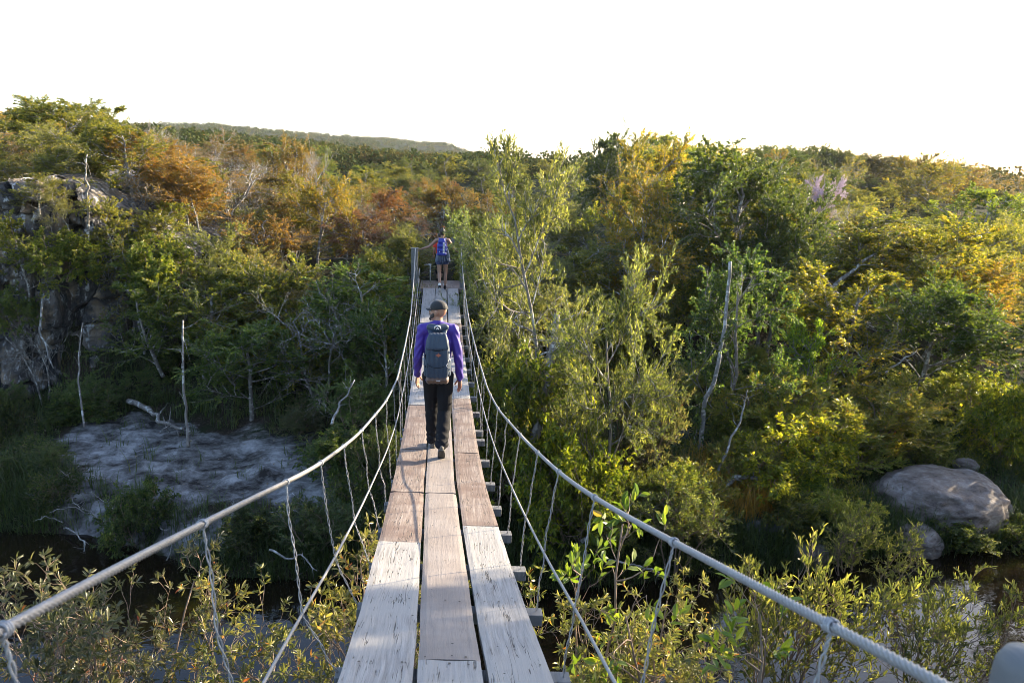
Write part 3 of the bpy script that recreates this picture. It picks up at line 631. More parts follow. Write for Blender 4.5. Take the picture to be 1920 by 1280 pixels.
for i in range(30):
    X = rg.uniform(-15, -6.8) if i < 16 else rg.uniform(-9.4, -4.5); Y = rg.uniform(21.2, 25.5) if i < 16 else rg.uniform(21.5, 26); h = rg.uniform(.9, 1.7); k = ['broad', 'autumn', 'fine', 'sparse'][i % 4]; z = 6.0 if X < -8.5 else max(gz(X, Y), 5.2 if X < -6.6 else 0)
    plant(k, X, Y, h+.3, h*.8, (1.2, 1.1-.2*(i % 2), .8), '%s bush on the rocky rise above the cliff' % dict(broad='olive green', autumn='golden brown', fine='narrow leaved', sparse='thin half bare')[k], 'bushes on top of the cliff, '+k, base=z)
# foliage clinging to the cliff: bottom pixel gives the ledge it grows from
CLIFFY = [
 ('broad', 65, 325, 400, 19.4, 110, (1.1, 1.0, .8), 'olive bush draped over the sunlit block of the cliff top'),
 ('fine', 120, 345, 430, 19.3, 80, (1.1, 1.0, .8), 'small upright bush at the right end of the cliff top blocks'),
 ('broad', 35, 400, 560, 19.2, 120, (1.2, 1.2, .8), 'small leafy tree rooted on the left ledge of the cliff'),
 ('leafy', 110, 430, 520, 19.3, 120, (1.1, 1.2, .8), 'olive shrub on a ledge near the cliff top'),
 ('broad', 205, 370, 500, 19.8, 120, (1.2, 1.1, .8), 'sunlit bush between the two dark rocks of the cliff top'),
 ('leafy', 290, 440, 560, 19.8, 150, (1.1, 1.2, .8), 'green shrub spilling over the right shoulder of the cliff'),
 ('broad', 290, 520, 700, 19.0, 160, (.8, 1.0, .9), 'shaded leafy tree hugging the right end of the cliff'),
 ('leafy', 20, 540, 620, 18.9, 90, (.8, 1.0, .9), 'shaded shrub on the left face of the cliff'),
 ('autumn', 100, 345, 420, 21.0, 150, (.9, .6, .8), 'rusty bush on the cliff top at the left'),
 ('autumn', 20, 330, 420, 21.5, 130, (.9, 1.0, .7), 'olive gold bush on the cliff top at the left edge'),
 ('broad', 320, 380, 500, 20.8, 150, (1.3, 1.2, .8), 'sunlit olive bush right of the dark blocky rock'),
 ('fine', 380, 420, 620, 20.0, 150, (1.1, 1.1, .8), 'narrow leaved bush beside the right end of the cliff'),
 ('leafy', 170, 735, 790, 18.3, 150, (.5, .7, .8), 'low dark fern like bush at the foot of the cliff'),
]
for k, px, top, bot, Y, w, c, lab in CLIFFY:
    p = atY(px, top, Y); q = atY(px, bot, Y); plant(k, p.x, Y, p.z-q.z, w/FPX*Y/2*1.05, c, lab, base=q.z)
# leafy bushes round the far end of the bridge and on the slopes beside it
for i in range(46):
    sd_ = -1 if i % 2 else 1; X = sd_*rg.uniform(.95, 7.2) if i > 13 else sd_*rg.uniform(.9, 1.7); Y = rg.uniform(17.6, 23.5) if i > 13 else rg.uniform(18.6, 24)
    if Y < 20.8 and abs(X+.12) < 1.5: X = -.12+sd_*1.6
    if X < -6: continue
    k = ['broad', 'fine', 'leafy'][i % 3]; h = rg.uniform(1.1, 2.0); j = rg.uniform(.8, 1.2)
    plant(k, X, Y, h, h*.55, (1.15*j, 1.1*j, .8), 'green bush with %s around the far end of the bridge' % ('broad leaves', 'narrow upright leaves', 'long drooping leaves')[i % 3], 'bushes around the far end of the bridge, '+k)
# undergrowth fill: shrubs and ferns scattered over both sides of the bank
zl = [(-9, 'left sand bank'), (-2.2, 'left slope below the wood'), (1.6, 'ground under the bridge'), (5, 'right bank near the bridge'), (99, 'right bank')]
for i in range(120):
    X = rg.uniform(-11.5, 14.5); t = rg.uniform(.25, 7.5)**1.0; Y = float(np.interp(X, XS, YE))+t
    if float(sandmask(np.array([X]), np.array([Y]))[0]) > .12 and rg.uniform() < (.55 if Y < 14.8 else .9): continue
    if X < -8.3 and Y > 18.3: continue
    if abs(X+.1) < 1.5 and Y > 15.5: continue
    if math.hypot(X-10.2, (Y-12.8)) < 1.8: continue
    k = 'fern' if rg.uniform() < .35 else ('shrub' if rg.uniform() < .6 else 'leafy')
    lit_side = X > 1; b = (1.0, 1.0, .85) if lit_side else (.55, .7, .9); j = rg.uniform(.7, 1.2)  # left bank plants tinted darker and bluer, its shade put into the colour
    w = [n for xx, n in zl if X < xx][0] if X > -9 else 'foot of the cliff'
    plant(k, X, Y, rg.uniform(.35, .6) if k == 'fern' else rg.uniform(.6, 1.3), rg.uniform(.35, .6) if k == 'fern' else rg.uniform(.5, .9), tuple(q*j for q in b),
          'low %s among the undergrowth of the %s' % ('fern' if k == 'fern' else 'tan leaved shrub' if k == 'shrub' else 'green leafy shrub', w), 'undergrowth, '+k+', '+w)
# near bank shrubs seen from above along the bottom of the picture
NEAR = [
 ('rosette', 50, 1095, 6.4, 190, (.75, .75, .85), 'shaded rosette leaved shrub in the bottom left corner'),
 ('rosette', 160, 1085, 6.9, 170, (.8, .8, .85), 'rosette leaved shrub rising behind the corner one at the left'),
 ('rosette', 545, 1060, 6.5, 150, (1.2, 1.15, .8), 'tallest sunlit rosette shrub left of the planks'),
 ('rosette', 620, 1175, 6.0, 60, (1.1, 1.1, .8), 'small rosette sprig close to the left edge of the planks'),
 ('rosette', 1120, 1115, 6.4, 170, (1.3, 1.35, .9), 'dense sunlit shrub right beside the planks at the bottom'),
 ('bigleaf', 1125, 990, 6.0, 50, (.75, .95, .6), 'slender leafy sprig rising along the right hanger'),
 ('rosette', 1230, 1125, 6.2, 170, (1.2, 1.2, .9), 'sunlit narrow leaved shrub right of the sprig'),
 ('rosette', 1320, 1190, 5.6, 180, (1.1, 1.1, .9), 'tan shrub at the bottom right of centre'),
 ('rosette', 1180, 1200, 5.4, 190, (1.25, 1.25, .9), 'full sunlit shrub at the bottom edge right of the planks'),
 ('bigleaf', 1390, 1040, 5.4, 140, (.95, 1.15, .6), 'bright large leaved plant with red buds below the right handrail'),
 ('upright', 1490, 1130, 7.4, 120, (.9, .9, .9), 'dark narrow leaved shrub right of the large leaved plant'),
 ('upright', 1770, 1185, 8.0, 110, (.7, .75, .8), 'dark thin shrub silhouetted against the bright water'),
]
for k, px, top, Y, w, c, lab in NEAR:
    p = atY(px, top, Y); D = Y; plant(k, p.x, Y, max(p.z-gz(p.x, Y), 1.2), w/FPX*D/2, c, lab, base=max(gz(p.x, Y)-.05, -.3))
# unseen trees added beyond the right edge to shade bridge start, shrubs and boulder
plant('dense', 13.6, 6.7, 12.8, 3.2, (1, 1, 1), 'unseen tall dense tree on the near bank, added to shade the bridge start', base=.3)
plant('dense', 10.8, 5.6, 11.2, 2.7, (1, 1, 1), 'unseen tall broad tree on the near bank right of the camera, added for shade', base=.3)
plant('dense', 13.6, 9.0, 8.8, 2.7, (1, 1, 1), 'unseen rounded dense tree on the near bank, added to shade the shrubs', base=.3)
plant('dense', 14.9, 15.4, 3.6, 1.5, (1, 1, 1), 'unseen low dense bush right of the pinkish boulder, added to shade it')
plant('dense', 17.8, 17.0, 8.0, 2.9, (1, 1, 1), 'unseen dense tree right of the pinkish boulder, added to shade it')

# ---------------------------------------------------------------- far woods nobody could count
def far_wood():
    rg = np.random.default_rng(8); V = []; Fc = []; A = []; n = 0
    bands = [(100, 170, 2000, 90, .5), (170, 330, 2000, 60, .8), (330, 950, 4200, 34, 1.25)]
    for a, b, N, nl, sz in bands:
        az = np.radians(rg.uniform(-35, 46, N)); d = np.sqrt(rg.uniform(a*a, b*b, N)); x = d*np.sin(az); y = d*np.cos(az)
        z = ground(x, y); R = rg.uniform(1.4, 2.8, N)*(1 if a < 330 else 1.6); hh = rg.uniform(2.2, 4.2, N)
        if a >= 330: hh *= .7; R *= .8
        c = np.stack([x, y, z+hh-R*.6], 1); D = norm(rg.normal(size=(N, nl, 3))); D[..., 2] = np.abs(D[..., 2])*1.0-.25
        p = c[:, None]+D*R[:, None, None]*rg.uniform(.75, 1.05, (N, nl, 1)); p = p.reshape(-1, 3)
        d2 = norm(rg.normal(size=p.shape)); hue = np.repeat(rg.uniform(0, 1, N), nl)
        Vv, Ff, rep = leaves(rg, p, d2, sz, sz*.75, .15, .3)
        V.append(Vv); Fc.append(Ff+n); n += len(Vv); A.append(np.tile(np.clip(hue*.7+.3*rg.uniform(0, 1, len(p)), 0, 1), rep))
    return npmesh('far_wood', np.concatenate(V), np.concatenate(Fc), leaf_mat('far_foliage', [(0, (.035, .05, .022)), (.45, (.065, .08, .028)), (.8, (.10, .085, .03)), (1, (.12, .07, .03))], trans=.2, rough=.9, spec=.05, tmul=.9), {'v': ('FACE', np.concatenate(A))})
tag(link('far_wood', far_wood()), 'distant wood covering the hills beyond the gorge', kind='stuff')

# ---------------------------------------------------------------- grass, litter, fallen wood
def blades(N, xr, tr, seed, hmin, hmax, w, tuft=9, dens=None, near=False):
    rg = np.random.default_rng(seed); k = N//tuft
    x = rg.uniform(*xr, k); t = rg.uniform(*tr, k); y = (np.interp(x, XS, YE)+t) if not near else t
    ok = ground(x, y) > -.05
    if dens is not None: ok &= dens(x, y, rg)
    x, y = x[ok], y[ok]; k = len(x); sc = np.repeat(rg.uniform(.5, 1.3, k), tuft)
    X = np.repeat(x, tuft)+rg.normal(size=k*tuft)*.07; Y = np.repeat(y, tuft)+rg.normal(size=k*tuft)*.07; Z = ground(X, Y)
    n = k*tuft; a = rg.uniform(0, 6.28, n); L = rg.uniform(hmin, hmax, n)*sc; bend = rg.uniform(.15, .9, n)
    d = np.stack([np.cos(a), np.sin(a), np.zeros(n)], 1); s = np.stack([-np.sin(a), np.cos(a), np.zeros(n)], 1)
    base = np.stack([X, Y, Z-.02], 1); up = np.array([0, 0, 1.])
    pts = []
    for q, f in ((0, 1), (.45, .85), (.8, .55)):
        c = base+up*(L*q*(1-.35*bend*q))[:, None]+d*(L*bend*q*q)[:, None]; pts += [c-s*w*f/2, c+s*w*f/2]
    pts.append(base+up*(L*(1-.35*bend))[:, None]+d*(L*bend)[:, None])
    V = np.stack(pts, 1); kk = np.arange(n)[:, None]*7
    return V.reshape(-1, 3), [np.concatenate([kk+np.array([0, 1, 3, 2]), kk+np.array([2, 3, 5, 4])]), kk+np.array([4, 5, 6])], np.concatenate([np.tile(rg.uniform(0, 1, n)*.5+.5*np.repeat(rg.uniform(0, 1, k), tuft), 3)])
def not_sand(x, y, rg): return ~((sandmask(x, y) > .3) & (rg.uniform(size=len(x)) < .95))
Gv = []; Gf4 = []; Gf3 = []; Ga4 = []; n = 0
V, F, A = blades(90000, (-13, 16), (-.1, 8), 2, .18, .55, .012, dens=not_sand)
g = link('grass', npmesh('grass', V, F, L_GRASS, {'v': ('FACE', A*.8)})); g.color = (.75, .8, .8, 1); tag(g, 'rough green and straw grass covering the river banks', kind='stuff')
V, F, A = blades(42000, (-13, 16), (-.35, 1.1), 12, .25, .6, .012, dens=lambda x, y, rg: (sandmask(x, y) < .45) | (rg.uniform(size=len(x)) < .2))
g = link('waterside_grass', npmesh('waterside_grass', V, F, L_GRASS, {'v': ('FACE', A*.62)})); g.color = (.7, .75, .8, 1); tag(g, 'long grass hanging over the far waterline', kind='stuff')
V, F, A = blades(5200, (4.8, 7.0), (.9, 2.8), 4, .3, .75, .014, tuft=14)
g = link('dry_grass', npmesh('dry_grass', V, F, L_GRASS, {'v': ('FACE', .75+.25*A)})); g.color = (1.5, 1.15, .8, 1); tag(g, 'orange dry grass on the right bank', kind='stuff')
V, F, A = blades(16000, (-12, 14), (5.2, 6.9), 6, .2, .5, .012, near=True)
g = link('near_grass', npmesh('near_grass', V, F, L_GRASS, {'v': ('FACE', A*.7)})); tag(g, 'grass on the near bank below the shrubs', kind='stuff')
def litter():
    rg = np.random.default_rng(14); N = 26000
    x = rg.uniform(-12, 15, N); y = np.interp(x, XS, YE)+rg.uniform(0, 9, N); k = ~((sandmask(x, y) > .15) & (rg.uniform(size=N) < .97)); x, y = x[k], y[k]
    p = np.stack([x, y, ground(x, y)+.015], 1); a = rg.uniform(0, 6.28, len(x)); d = np.stack([np.cos(a), np.sin(a), rg.uniform(-.1, .3, len(x))], 1)
    V, F, rep = leaves(rg, p, d, .09, .045, .2, 3)
    return npmesh('leaf_litter', V, F, leaf_mat('litter_leaf', [(0, (.05, .035, .025)), (.6, (.14, .10, .07)), (1, (.26, .21, .16))], trans=.1), {'v': ('FACE', np.tile(rg.uniform(0, 1, len(x)), rep))})
tag(link('leaf_litter', litter()), 'fallen brown leaves scattered over the banks', kind='stuff')
def stick(name, pts, r0, r1, label, m_=B_PALE, seed=1, forks=3, wob=.04, subs=(), cat='branch', group=None):
    """a bent branch or thin trunk through photo-measured world points, with forks"""
    rg = np.random.default_rng(seed)
    def poly(ps, a, b):
        ps = np.array([tuple(q) for q in ps], float); t = np.linspace(0, len(ps)-1, max(8, len(ps)*6)); i = np.clip(t.astype(int), 0, len(ps)-2); f = (t-i)[:, None]
        P = ps[i]*(1-f)+ps[i+1]*f; ln = np.linalg.norm(ps[-1]-ps[0]); P[1:-1] += rg.normal(size=P[1:-1].shape)*wob*ln*.25
        P[1:-1] = (P[:-2]+P[1:-1]+P[2:])/3
        return P, np.linspace(a, b, len(P))
    B = MB(); P, r = poly(pts, r0, r1); B.tube(P, r, 8)
    for k in range(int(forks+ln_(pts)*3) if forks else 0):
        i = rg.integers(len(P)//3, len(P)-1); d = norm((P[-1]-P[0]))*.6+norm(rg.normal(size=3)); L = rg.uniform(.15, .5)*ln_(pts)*.5
        q = [P[i]]
        for _ in range(4): d = norm(d)+rg.normal(size=3)*.25; q.append(q[-1]+norm(d)*L/4)
        B.tube(q, np.linspace(r[i]*.5, .002, 5), 5)
    for sp_ in subs: P2, r2 = poly(sp_, r0*.6, r1*.8); B.tube(P2, r2, 6)
    return tag(B.build(name, m_, None, True), label, cat, group)
def ln_(pts): return float(np.linalg.norm(np.array(tuple(pts[-1]))-np.array(tuple(pts[0]))))
def PP(*a): return [atY(*q) for q in a]
stick('white_trunk', PP((1314, 850, 15.2), (1320, 762, 15.2), (1345, 690, 15.2), (1362, 590, 15.3), (1369, 490, 15.5)), .055, .035, 'slender white lichened trunk leaning on the right bank', forks=0, wob=.02, cat='tree trunk')
stick('leaning_trunk', PP((985, 860, 12.6), (1010, 800, 12.8), (1030, 700, 13.2), (1045, 590, 13.6)), .11, .06, 'thick mottled trunk leaning beside the right handrail', m_=B_BROWN, wob=.02, cat='tree trunk')
stick('thin_sapling', PP((353, 838, 15.6), (352, 800, 15.8), (343, 720, 16.0), (343, 600, 16.3)), .035, .02, 'thin straight sapling standing on the sand', wob=.02, cat='tree trunk', m_=B_BROWN, forks=1)
stick('thin_sapling', PP((158, 800, 16.8), (148, 720, 17.2), (148, 660, 17.4), (155, 605, 17.6)), .024, .012, 'thin pale sapling in front of the cliff', m_=B_BROWN, forks=1, wob=.02, cat='tree trunk')
stick('thin_sapling', PP((165, 455, 19.4), (167, 370, 19.4), (160, 330, 19.4), (163, 290, 19.5)), .035, .015, 'thin pale trunk on top of the cliff', m_=B_BROWN, forks=4, wob=.06, cat='tree trunk')
stick('dead_branch', PP((622, 795, 14.2), (640, 755, 14.6), (665, 712, 15.0)), .03, .01, 'pale forked dead branch leaning under the left handrail', wob=.1)
stick('dead_branch', PP((1090, 1015, 11.8), (1150, 985, 12.0), (1205, 960, 12.2), (1245, 940, 12.4)), .04, .012, 'pale grey fallen branch above the dark water on the right', wob=.04, subs=[PP((1130, 995, 11.9), (1200, 980, 12.0), (1250, 960, 12.2))])
stick('dead_branch', PP((1140, 1050, 11.4), (1200, 1060, 11.3), (1260, 1080, 11.2)), .02, .008, 'thin dead branch hanging over the water on the right', wob=.1)
stick('fallen_log', PP((1350, 920, 13.4), (1380, 893, 13.6), (1440, 897, 13.5)), .07, .03, 'dark curved log in the grass of the right bank', m_=B_BROWN, wob=.05, cat='log')
stick('dead_branch', PP((1345, 890, 13.5), (1370, 830, 13.9), (1395, 760, 14.4), (1402, 730, 14.5)), .03, .01, 'leaning dead branch left of the tan shrubs', wob=.06)
stick('tree_root', PP((240, 752, 18.2), (285, 768, 17.6), (300, 790, 17.0), (345, 803, 16.6)), .07, .03, 'dark exposed root on the litter slope above the sand', m_=B_BROWN, wob=.08, cat='root')
stick('dead_branch', PP((505, 1030, 11.9), (545, 1050, 11.7), (560, 1035, 11.7), (595, 1070, 11.5)), .02, .008, 'curly pale branch over the dark water at the left', wob=.12)
stick('dead_branch', PP((120, 990, 13.9), (150, 1000, 13.6), (165, 1050, 13.0)), .018, .006, 'thin pale root hanging at the left waterline', wob=.12)
stick('dead_branch', PP((1660, 700, 17.5), (1700, 670, 17.8), (1720, 655, 18)), .03, .01, 'grey dead limb in the brush at the right', wob=.1)
stick('slanting_limb', PP((1560, 540, 22.0), (1620, 490, 22.2), (1690, 435, 22.6)), .07, .02, 'long dark slanting limb in the yellow olive tree', m_=B_BROWN, wob=.04)
stick('dead_branch', PP((80, 560, 18.9), (75, 620, 18.7), (100, 690, 18.4)), .03, .015, 'pale bare stem before the left part of the cliff', wob=.05)
for i in range(26):      # twiggy debris along the left water edge
    X = _rs.uniform(-9, -1.2); Y = float(np.interp(X, XS, YE))+_rs.uniform(-.1, 1.2); a = _rs.uniform(0, 6.28); L = _rs.uniform(.4, 1.1); z = max(gz(X, Y), 0)
    q = [Vector((X, Y, z)), Vector((X+math.cos(a)*L*.5, Y+math.sin(a)*L*.4, z+.12*L+.1)), Vector((X+math.cos(a)*L, Y+math.sin(a)*L*.7, max(z, .0)+_rs.uniform(.05, .45)))]
    stick('fallen_twig', q, .012, .004, 'pale fallen twig in the tangle along the left waterline', seed=50+i, wob=.15, group='fallen twigs along the left waterline', cat='twig')

# ---------------------------------------------------------------- suspension bridge
ZY = [-1.2, 0, 1.3, 2.7, 3.53, 4.88, 6.81, 8.2, 10.25, 13, 16.3, 19.4, 20.5]
ZZ = [6.0, 5.80, 5.47, 5.09, 4.85, 4.53, 4.13, 3.95, 3.80, 3.70, 3.76, 3.97, 4.04]
_yy = np.linspace(-1.2, 20.5, 220); _zz = np.interp(_yy, ZY, ZZ)
for _ in range(6): _zz[1:-1] = (_zz[:-2]+_zz[1:-1]*2+_zz[2:])/4
def deck_z(y): return np.interp(y, _yy, _zz)
def deck_x(y): return np.interp(y, [0, 3, 7, 19.5], [0.0, -.02, -.08, -.12])
def tilt(y): return np.interp(y, [0, 3, 6, 10, 20], [.07, .065, .05, .02, 0])
bridge = empty('suspension_bridge', (0, 0, 4)); tag(bridge, 'narrow wooden plank footbridge hung from steel ropes over the river', 'bridge')
def BP(x, y, dz=0): return np.stack(np.broadcast_arrays(x+deck_x(y), y, deck_z(y)-tilt(y)*x+dz), -1)
BOFF = np.array([0, 0, 4.])
rb = np.random.default_rng(3)
bars = [.35, 1.12, 1.95, 2.88, 3.75, 4.5, 5.35, 6.15, 7.0, 7.85, 8.7, 9.1, 10.0, 10.85, 11.7, 12.6, 13.4, 14.3, 15.1, 16.0, 16.9, 17.8, 18.6]
def plank(x0, x1, y0, y1, matr):
    th_ = .042; n = max(4, int((y1-y0)/.09)); nxp = 10
    ys = np.linspace(y0+.004, y1-.004, n); xs = np.linspace(x0, x1, nxp)
    # worn ends and edges
    X, Y = np.meshgrid(xs, ys)
    sd_ = rb.integers(1000)
    ex = .006*fbm(ys*2.5, ys*0+sd_, seed=sd_)[:, None]; X = X+np.where(np.abs(X-x0) < 1e-6, ex, 0)+np.where(np.abs(X-x1) < 1e-6, ex[::-1], 0)
    ey = .012*fbm(xs*9, xs*0+sd_, seed=sd_+1)[None]; Y = Y+np.where((np.arange(n) == 0)[:, None], ey, 0)+np.where((np.arange(n) == n-1)[:, None], ey[:, ::-1], 0)
    cup = .004*((X-(x0+x1)/2)/(.15))**2*(1 if sd_ % 2 else -1)
    lift = rb.uniform(0, .004)+.010*np.clip(1-(Y-y0)/.25, 0, 1)*rb.uniform(0, 1)
    e = np.minimum(np.minimum(X-x0, x1-X), .012)/.012; rnd = -.006*(1-np.clip(e, 0, 1))**2
    P = BP(X, Y, cup+lift+rnd+.003*fbm(X*6, Y*1.2, seed=sd_+2)); Q = P-np.array([0, 0, th_])
    V = np.concatenate([P.reshape(-1, 3), Q.reshape(-1, 3)])-BOFF; N = n*nxp; i = np.arange(N).reshape(n, nxp)
    def q(a, b, c, d): return np.stack([a, b, c, d], -1).reshape(-1, 4)
    F = [q(i[:-1, :-1], i[:-1, 1:], i[1:, 1:], i[1:, :-1]), q(i[:-1, :-1], i[1:, :-1], i[1:, 1:], i[:-1, 1:])+N,
         q(i[:-1, 0], i[1:, 0], i[1:, 0]+N, i[:-1, 0]+N), q(i[:-1, -1], i[:-1, -1]+N, i[1:, -1]+N, i[1:, -1]),
         q(i[0, :-1], i[0, :-1]+N, i[0, 1:]+N, i[0, 1:]), q(i[-1, :-1], i[-1, 1:], i[-1, 1:]+N, i[-1, :-1]+N)]
    F = np.concatenate(F); nf = len(F); NV = [V]; NF = []; nv = len(V); an = np.arange(6)/6*2*np.pi
    for yb in bars:      # nail heads over each crossbar
        if y0+.02 < yb < y1-.02 or abs(yb-y0) < .25:
            for q_ in (.18, .5, .82):
                if rb.uniform() < .2: continue
                cx_ = x0+(x1-x0)*q_+rb.normal()*.012; cy_ = (yb if abs(yb-y0) > .25 else y0+.035)+rb.normal()*.01; r_ = .0062*rb.uniform(.8, 1.3)
                NV.append(BP(cx_+r_*np.cos(an), cy_+r_*np.sin(an), float(lift.min())+.0065)-BOFF); NF.append(np.arange(6)+nv); nv += 6
    me = npmesh('plank', np.concatenate(NV), [F]+([np.array(NF)] if NF else []), matr, smooth=False); me.materials.append(NAIL)
    me.polygons.foreach_set('material_index', np.r_[np.zeros(nf, int), np.ones(len(NF), int)].astype(np.int32))
    return link('plank', me, bridge)
NAIL = plain('rusty_nail', (.03, .02, .016), .8)
A_, B_, C_ = (-.452, -.150), (-.132, .148), (.170, .450)
for (x0, x1), ys, ms in (
  (A_, [-.6, 1.9, 4.9, 6.42, 8.1, 10.2, 12.9, 16.0, 19.35], [W_BLEACH, W_BLEACH, W_BROWN, W_BROWN, W_BROWN, W_BLEACH, W_BLEACH, W_BLEACH]),
  (B_, [-.6, 2.93, 6.42, 9.0, 11.7, 14.6, 17.2, 19.35], [W_BLEACH, W_SMOOTH, W_SMOOTH, W_SMOOTH, W_SMOOTH, W_SMOOTH, W_BLEACH]),
  (C_, [-.6, 2.3, 5.38, 8.0, 10.6, 13.3, 16.0, 19.35], [W_BLEACH, W_BLEACH, W_BROWN, W_BROWN, W_BLEACH, W_BROWN, W_BLEACH])):
    for a, b2, mm in zip(ys[:-1], ys[1:], ms): plank(x0, x1, a, b2, mm)
for y in bars:
    B = MB(); dx = rb.uniform(-.012, .012); z = float(deck_z(y))-.042-.038; cx_ = float(deck_x(y))+.035+dx
    B.box((cx_, y, z-4-.035*float(tilt(y))), (1.04, .075, .07), Matrix.Rotation(float(tilt(y)), 3, 'Y') @ Matrix.Rotation(rb.uniform(-.02, .02), 3, 'Z'), .005)
    B.build('crossbar', W_POST, bridge)
# lateral offset and height above the deck of the ropes
def rope_x(y): return np.interp(y, [0, 8, 14, 20], [-.05, -.06, -.10, -.12])
def rail(side, y):
    if side < 0: L = np.interp(y, [0, 1, 3, 8, 13, 17, 19.5], [.72, .69, .63, .50, .52, .60, .66]); h = np.interp(y, [0, 1.5, 3, 5, 8, 12, 16, 19.5], [.98, .93, .87, .82, .84, .86, .92, 1.0])
    else: L = np.interp(y, [0, 1, 3, 8, 13, 17, 19.5], [.74, .70, .635, .515, .49, .50, .52]); h = np.interp(y, [0, 1.1, 1.8, 2.7, 3.75, 5.7, 8, 12, 16, 19.5], [.98, .90, .85, .80, .79, .77, .74, .78, .9, 1.05])
    return np.stack(np.broadcast_arrays(side*L+rope_x(y), y, deck_z(y)+h), -1)
def midc(side, y):
    L = np.interp(y, [0, 3, 8, 13, 19.5], [.60, .585, .50, .49, .55]); h = np.interp(y, [0, 2, 5, 8, 12, 16, 19.5], [.22, .26, .31, .38, .44, .46, .5])
    return np.stack(np.broadcast_arrays(side*L+rope_x(y), y, deck_z(y)+h), -1)
def smooth(P, k=30):
    P = P.copy()
    for _ in range(k): P[1:-1] = (P[:-2]+2*P[1:-1]+P[2:])/4
    return P
def rope(P, R, name, lobes=6, pitch=.085, parent=bridge, m_=ROPE, dense=.003):
    """laid wire rope: a lobed section that twists along the path"""
    d = np.r_[0, np.cumsum(np.linalg.norm(np.diff(P, axis=0), axis=1))]; t = np.arange(0, d[-1], dense) if dense > .01 else np.r_[np.arange(0, 6, dense), np.arange(6, d[-1], .02)]; n = len(t)
    P = np.stack([np.interp(t, d, P[:, i]) for i in range(3)], 1); T = norm(np.gradient(P, axis=0)); A = norm(np.cross(T, [0, 0, 1.])); Bv = np.cross(T, A)
    s = 24; an = np.arange(s)/s*2*np.pi; rr = R*(1+.16*np.cos(lobes*(an[None]-t[:, None]*2*np.pi/pitch/1)*1.0))
    V = P[:, None]+rr[..., None]*(np.cos(an)[None, :, None]*A[:, None]+np.sin(an)[None, :, None]*Bv[:, None])
    i = np.arange(n*s).reshape(n, s); a = i[:-1]; b = i[1:]; F = np.stack([a, np.roll(a, -1, 1), np.roll(b, -1, 1), b], -1).reshape(-1, 4)
    return link(name, npmesh(name, V.reshape(-1, 3)-BOFF, F, m_, smooth=True), parent)
ysf = np.linspace(-.6, 19.45, 300); RAIL = {}; MID = {}
for s in (-1, 1):
    RAIL[s] = smooth(rail(s, ysf)); MID[s] = smooth(midc(s, ysf))
    o = rope(RAIL[s], .0090, 'handrail_rope'); o['label'] = 'upper %s handrail rope' % ('left' if s < 0 else 'right')
    o = rope(MID[s], .0062, 'guide_rope'); o['label'] = 'lower %s guide rope' % ('left' if s < 0 else 'right')
    P = BP(s*.36, ysf, -.118); rope(P, .009, 'deck_rope', dense=.03)
def on(C, y): return np.array([np.interp(y, C[:, 1], C[:, i]) for i in range(3)])
HP = {(-1): [], 1: []}
for s in (-1, 1):
    for k, y in enumerate(bars):
        ytop = y+rb.uniform(-.05, .05)+(-.15 if k > 3 else 0); A = on(RAIL[s], ytop); Mi = on(MID[s], y-.02)
        ex = float(deck_x(y))+(s*.52 if s > 0 else -.478)+.0; C = np.array([ex, y, float(deck_z(y))-.045-float(tilt(y))*s*.5])
        t = np.linspace(0, 1, 5)[:, None]; kn = np.concatenate([A+(Mi-A)*t[:-1], Mi+(C-Mi)*t]); kn[1:-1] += rb.normal(size=kn[1:-1].shape)*.005
        d = np.r_[0, np.cumsum(np.linalg.norm(np.diff(kn, axis=0), axis=1))]; n = int(d[-1]/.012); tt = np.linspace(0, d[-1], n)
        P = np.stack([np.interp(tt, d, kn[:, i]) for i in range(3)], 1); P[1:-1] = (P[:-2]+P[1:-1]+P[2:])/3
        w = np.where(tt < .07, 2*np.pi/.018, 2*np.pi/.13); ph = np.cumsum(w*np.gradient(tt))+rb.uniform(0, 6)
        amp = np.where(tt < .07, .0032, .0042)[:, None]; off = (np.cos(ph)[:, None]*np.array([1, 0, 0])+np.sin(ph)[:, None]*np.array([0, 1, 0]))*amp
        B = MB(); B.tube(P+off-BOFF, .0024, 5); B.tube(P-off-BOFF, .0024, 5)
        hg = B.build('hanger', STEEL, bridge, True)
        B = MB(); T = norm(on(RAIL[s], ytop+.05)-on(RAIL[s], ytop-.05)); Aa = norm(np.cross(T, [0, 0, 1.])); Bb = np.cross(T, Aa)
        q = np.linspace(0, 3.5*2*np.pi, 60); hel = A+T*((q/(q[-1])-.5)*.024)[:, None]+(np.cos(q)[:, None]*Aa+np.sin(q)[:, None]*Bb)*.0122
        B.tube(hel-BOFF, .0028, 6); B.build('wire_knot', STEEL, hg, True)
